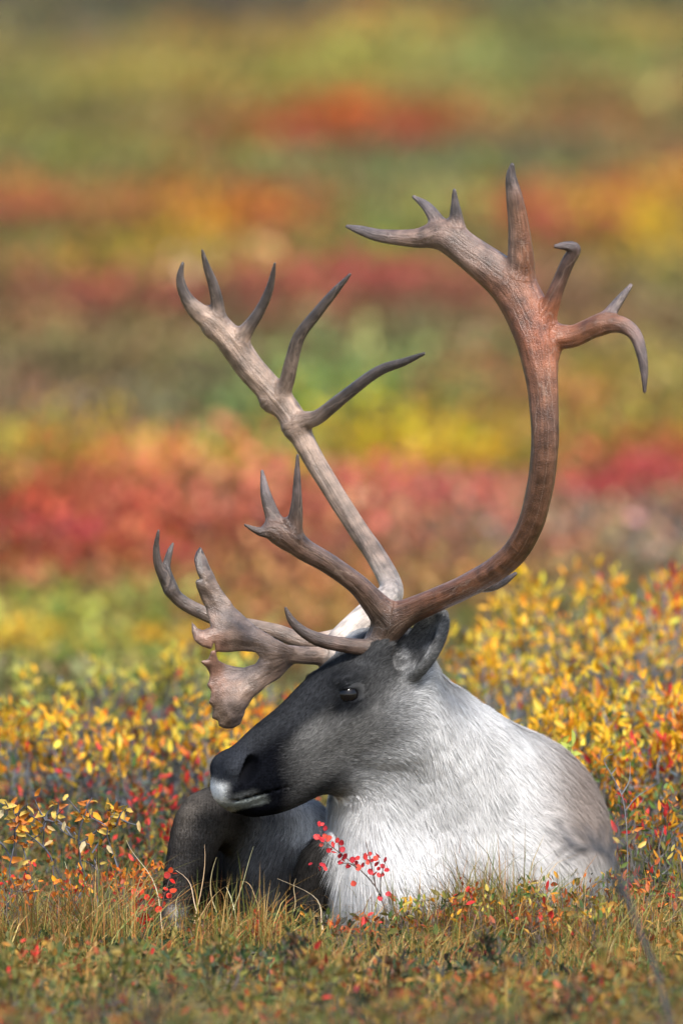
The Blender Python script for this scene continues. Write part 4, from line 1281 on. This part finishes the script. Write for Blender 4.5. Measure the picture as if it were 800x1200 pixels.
# rusty dwarf birches under and before it
for i, (px, D, h, sp, lab) in enumerate([(20, 19.95, .14, .09, 'rusty low dwarf birch under the arching grey willow twigs'), (75, 19.9, .13, .09, 'rusty low dwarf birch under the arching grey willow twigs'), (125, 19.95, .13, .08, 'rusty low dwarf birch under the arching grey willow twigs'),
                                         (165, 20.05, .12, .07, 'rusty low dwarf birch under the arching grey willow twigs')]):
    s_, f_ = grow_shrub(h, sp, 12, 150, .013, [(3, RUST), (3, ORA), (1, RED), (1, GOLD)], [(3, RUST), (2, OLIVE), (1, BROWN)], (.14, .11, .10), T_LANCE, .6, .5, 4, .0016)
    plant('dwarf_birch_shrub', lab, 'shrub', 'dwarf birches under the willow twigs', G(px, D), s_, f_)
# dark low shrubs behind, left
for i, (px, D, h, sp) in enumerate([(20, 21.1, .13, .16), (90, 21.2, .12, .15), (160, 21.1, .13, .15), (225, 21.2, .13, .14), (290, 21.3, .13, .15), (110, 20.7, .10, .12), (200, 20.75, .12, .10)]):
    red = i in (3, 6, 2)
    s_, f_ = grow_shrub(h, sp, 12, 260, .016, [(3, DKG), (2, OLIVE), (1.5, RUST), (2.5 if red else .6, RED), (.5, GOLD)], [(3, DKG), (1, BROWN), (1, OLIVE)], (.09, .085, .09), T_LANCE, .5, .5, 4, .002)
    plant('dwarf_birch_shrub', 'dark green low shrub flecked with red beyond the front legs' if red else 'dark green low shrub between the willows and the arching twigs', 'shrub',
          'red-flecked shrubs beyond the legs' if red else 'dark shrubs behind the twigs', G(px, D), s_, f_)
# mixed low shrubs right of the flank
for i, (px, D, h, sp) in enumerate([(735, 20.6, .17, .10), (775, 20.4, .15, .10), (812, 20.6, .17, .10), (750, 21.0, .2, .12), (700, 21.0, .18, .1), (795, 21.1, .22, .12)]):
    s_, f_ = grow_shrub(h, sp, 12, 170, .021, [(3, GOLD), (2, OLIVE), (2, GREEN), (1, ORA), (.8, RED)], [(3, OLIVE), (2, GREEN), (1, RUST), (1, DKG)], (.12, .11, .11), T_LANCE, .38, .9, 4, .0022)
    plant('willow_shrub', 'olive and gold leafy low shrub growing against the caribou flank', 'shrub', 'low shrubs against the flank', G(px, D), s_, f_)
# small plants overlapping the belly and chest
bp_ = [([(3, (.40, .32, .06)), (2, GREEN), (1, GOLD)], 'yellow-green leafy sprig in the grass before the belly'), ([(3, RUST), (2, ORA), (1, RED)], 'rusty red leafy sprig in the grass before the belly'), ([(3, OLIVE), (2, DKG), (1, GOLD)], 'olive leafy sprig in the grass before the belly')]
for i, (px, D, h) in enumerate([(480, 19.75, .08), (515, 19.7, .10), (548, 19.75, .09), (575, 19.65, .12), (600, 19.8, .10), (628, 19.7, .12), (655, 19.8, .11), (690, 19.75, .13), (720, 19.8, .13), (760, 19.7, .13), (790, 19.85, .14), (350, 19.7, .06), (300, 19.65, .06), (250, 19.7, .06), (420, 19.6, .06), (640, 19.55, .09), (700, 19.45, .1)]):
    pal, lab = bp_[[0, 2, 1, 0, 2, 0, 1, 2, 0, 1, 0, 2, 1, 2, 1, 1, 0][i]]
    s_, f_ = grow_shrub(h, .05, 7, 60, .016, pal, [(2, OLIVE), (1, BROWN), (1, RUST)], (.12, .09, .08), T_LANCE, .42, .8, 3, .0012)
    plant('leafy_sprig', lab, 'sprig', ['yellow-green sprigs before the belly', 'rusty sprigs before the belly', 'olive sprigs before the belly'][[0, 2, 1, 0, 2, 0, 1, 2, 0, 1, 0, 2, 1, 2, 1, 1, 0][i]], G(px, D), s_, f_)
# dry pale grass standing before the legs
def tuft(label, stalks):
    b0 = W(*stalks[0][0]); b0[2] = float(ground_z(b0[0], b0[1]))
    e = empty('dry_grass_tuft', b0); tag(e, label, 'grass')
    for s_ in stalks:
        q = catmull(np.array([W(a[0] + rng.normal(0, 5) * (i2 > 0), a[1], a[2] + rng.normal(0, 10)) for i2, a in enumerate(s_)]) - b0, 5); n = len(q)
        q[:, 0] += .012 * rng.normal() * np.linspace(0, 1, n) ** 2 * np.sin(np.linspace(0, 3, n))
        wv = np.linspace(.0011, .0003, n)[:, None] * np.array([[1, .35, .1]])
        gg = Geo(); V = np.stack([q - wv, q + wv], 1).reshape(-1, 3); i_ = np.arange(n - 1)[:, None] * 2
        gg.add(V, i_ + np.array([[0, 1, 3, 2]]), pick([(2, (.52, .42, .25)), (1, (.42, .30, .12)), (1, (.6, .52, .36))], 1)[0])
        link_mesh('blade', gg.mesh('blade'), M_GRASS, e)


tuft('thin pale dry grass blades rising before the caribou front legs', [
    [(226, 1092, -60), (232, 1050, -60), (241, 990, -60)], [(262, 1090, -60), (258, 1050, -60), (250, 1005, -60)], [(262, 1092, -60), (280, 1040, -60), (296, 992, -60)], [(228, 1085, -60), (262, 1045, -60), (290, 1034, -60), (304, 1062, -62)],
    [(190, 1090, -60), (175, 1030, -60), (155, 985, -60)], [(205, 1088, -60), (214, 1055, -60), (236, 1030, -60)], [(240, 1092, -60), (222, 1050, -60), (210, 1020, -60)], [(300, 1090, -60), (312, 1062, -60), (330, 1046, -60)],
    [(330, 1092, -70), (345, 1060, -70), (352, 1030, -70)], [(378, 1090, -70), (362, 1055, -70), (332, 1030, -70)], [(280, 1092, -60), (268, 1066, -60), (270, 1040, -60)], [(352, 1092, -70), (372, 1068, -70), (396, 1058, -70)]])
tuft('thin dry grass blades drooping beside the rusty dwarf birches', [
    [(120, 1092, -20), (112, 1050, -20), (92, 1015, -20)], [(128, 1090, -20), (134, 1055, -20), (150, 1020, -20), (160, 1012, -20)], [(60, 1092, -20), (72, 1050, -20), (70, 1010, -20)], [(100, 1092, -20), (112, 1070, -20), (130, 1060, -20)], [(30, 1092, -20), (24, 1060, -20), (40, 1030, -20)],
    [(82, 1092, -20), (70, 1062, -20), (52, 1050, -20)]])
# foreground shrubs near the lens
fgp = [[(3, (.34, .20, .045)), (2, (.24, .17, .045)), (2, (.34, .13, .04)), (.2, RED)], [(3, (.16, .15, .038)), (2, (.11, .145, .04)), (1.5, (.30, .22, .05))], [(2, DKG), (2, (.075, .065, .045)), (2, (.17, .08, .045)), (.3, CRIM)]]
fgl = ['blurred golden low shrub in the foreground grass', 'blurred olive green low shrub in the foreground grass', 'blurred dark low shrub in the foreground grass']
for D, hh in ((15.8, .36), (16.4, .29), (17.0, .22), (17.6, .17), (18.2, .13), (18.8, .09)):
    for px in range(-20, 860, 80):
        k = int(rng.choice(3, p=[.30, .45, .25] if px < 420 else [.30, .38, .32]))
        xx = px + rng.uniform(-40, 40); DD = D + rng.uniform(-.25, .25)
        s_, f_ = grow_shrub(hh * rng.uniform(.7, 1.15), .09, 9, 130, .02, [(a_, tuple(np.array(c_) * .8)) for a_, c_ in fgp[k]], [(2, OLIVE), (1, DKG), (1, BROWN)], (.12, .10, .09), T_LANCE, .45, .7, 3, .0015)
        plant('dwarf_birch_shrub', fgl[k], 'shrub', ['golden foreground shrubs', 'olive foreground shrubs', 'dark foreground shrubs'][k], G(xx, DD), s_, f_)
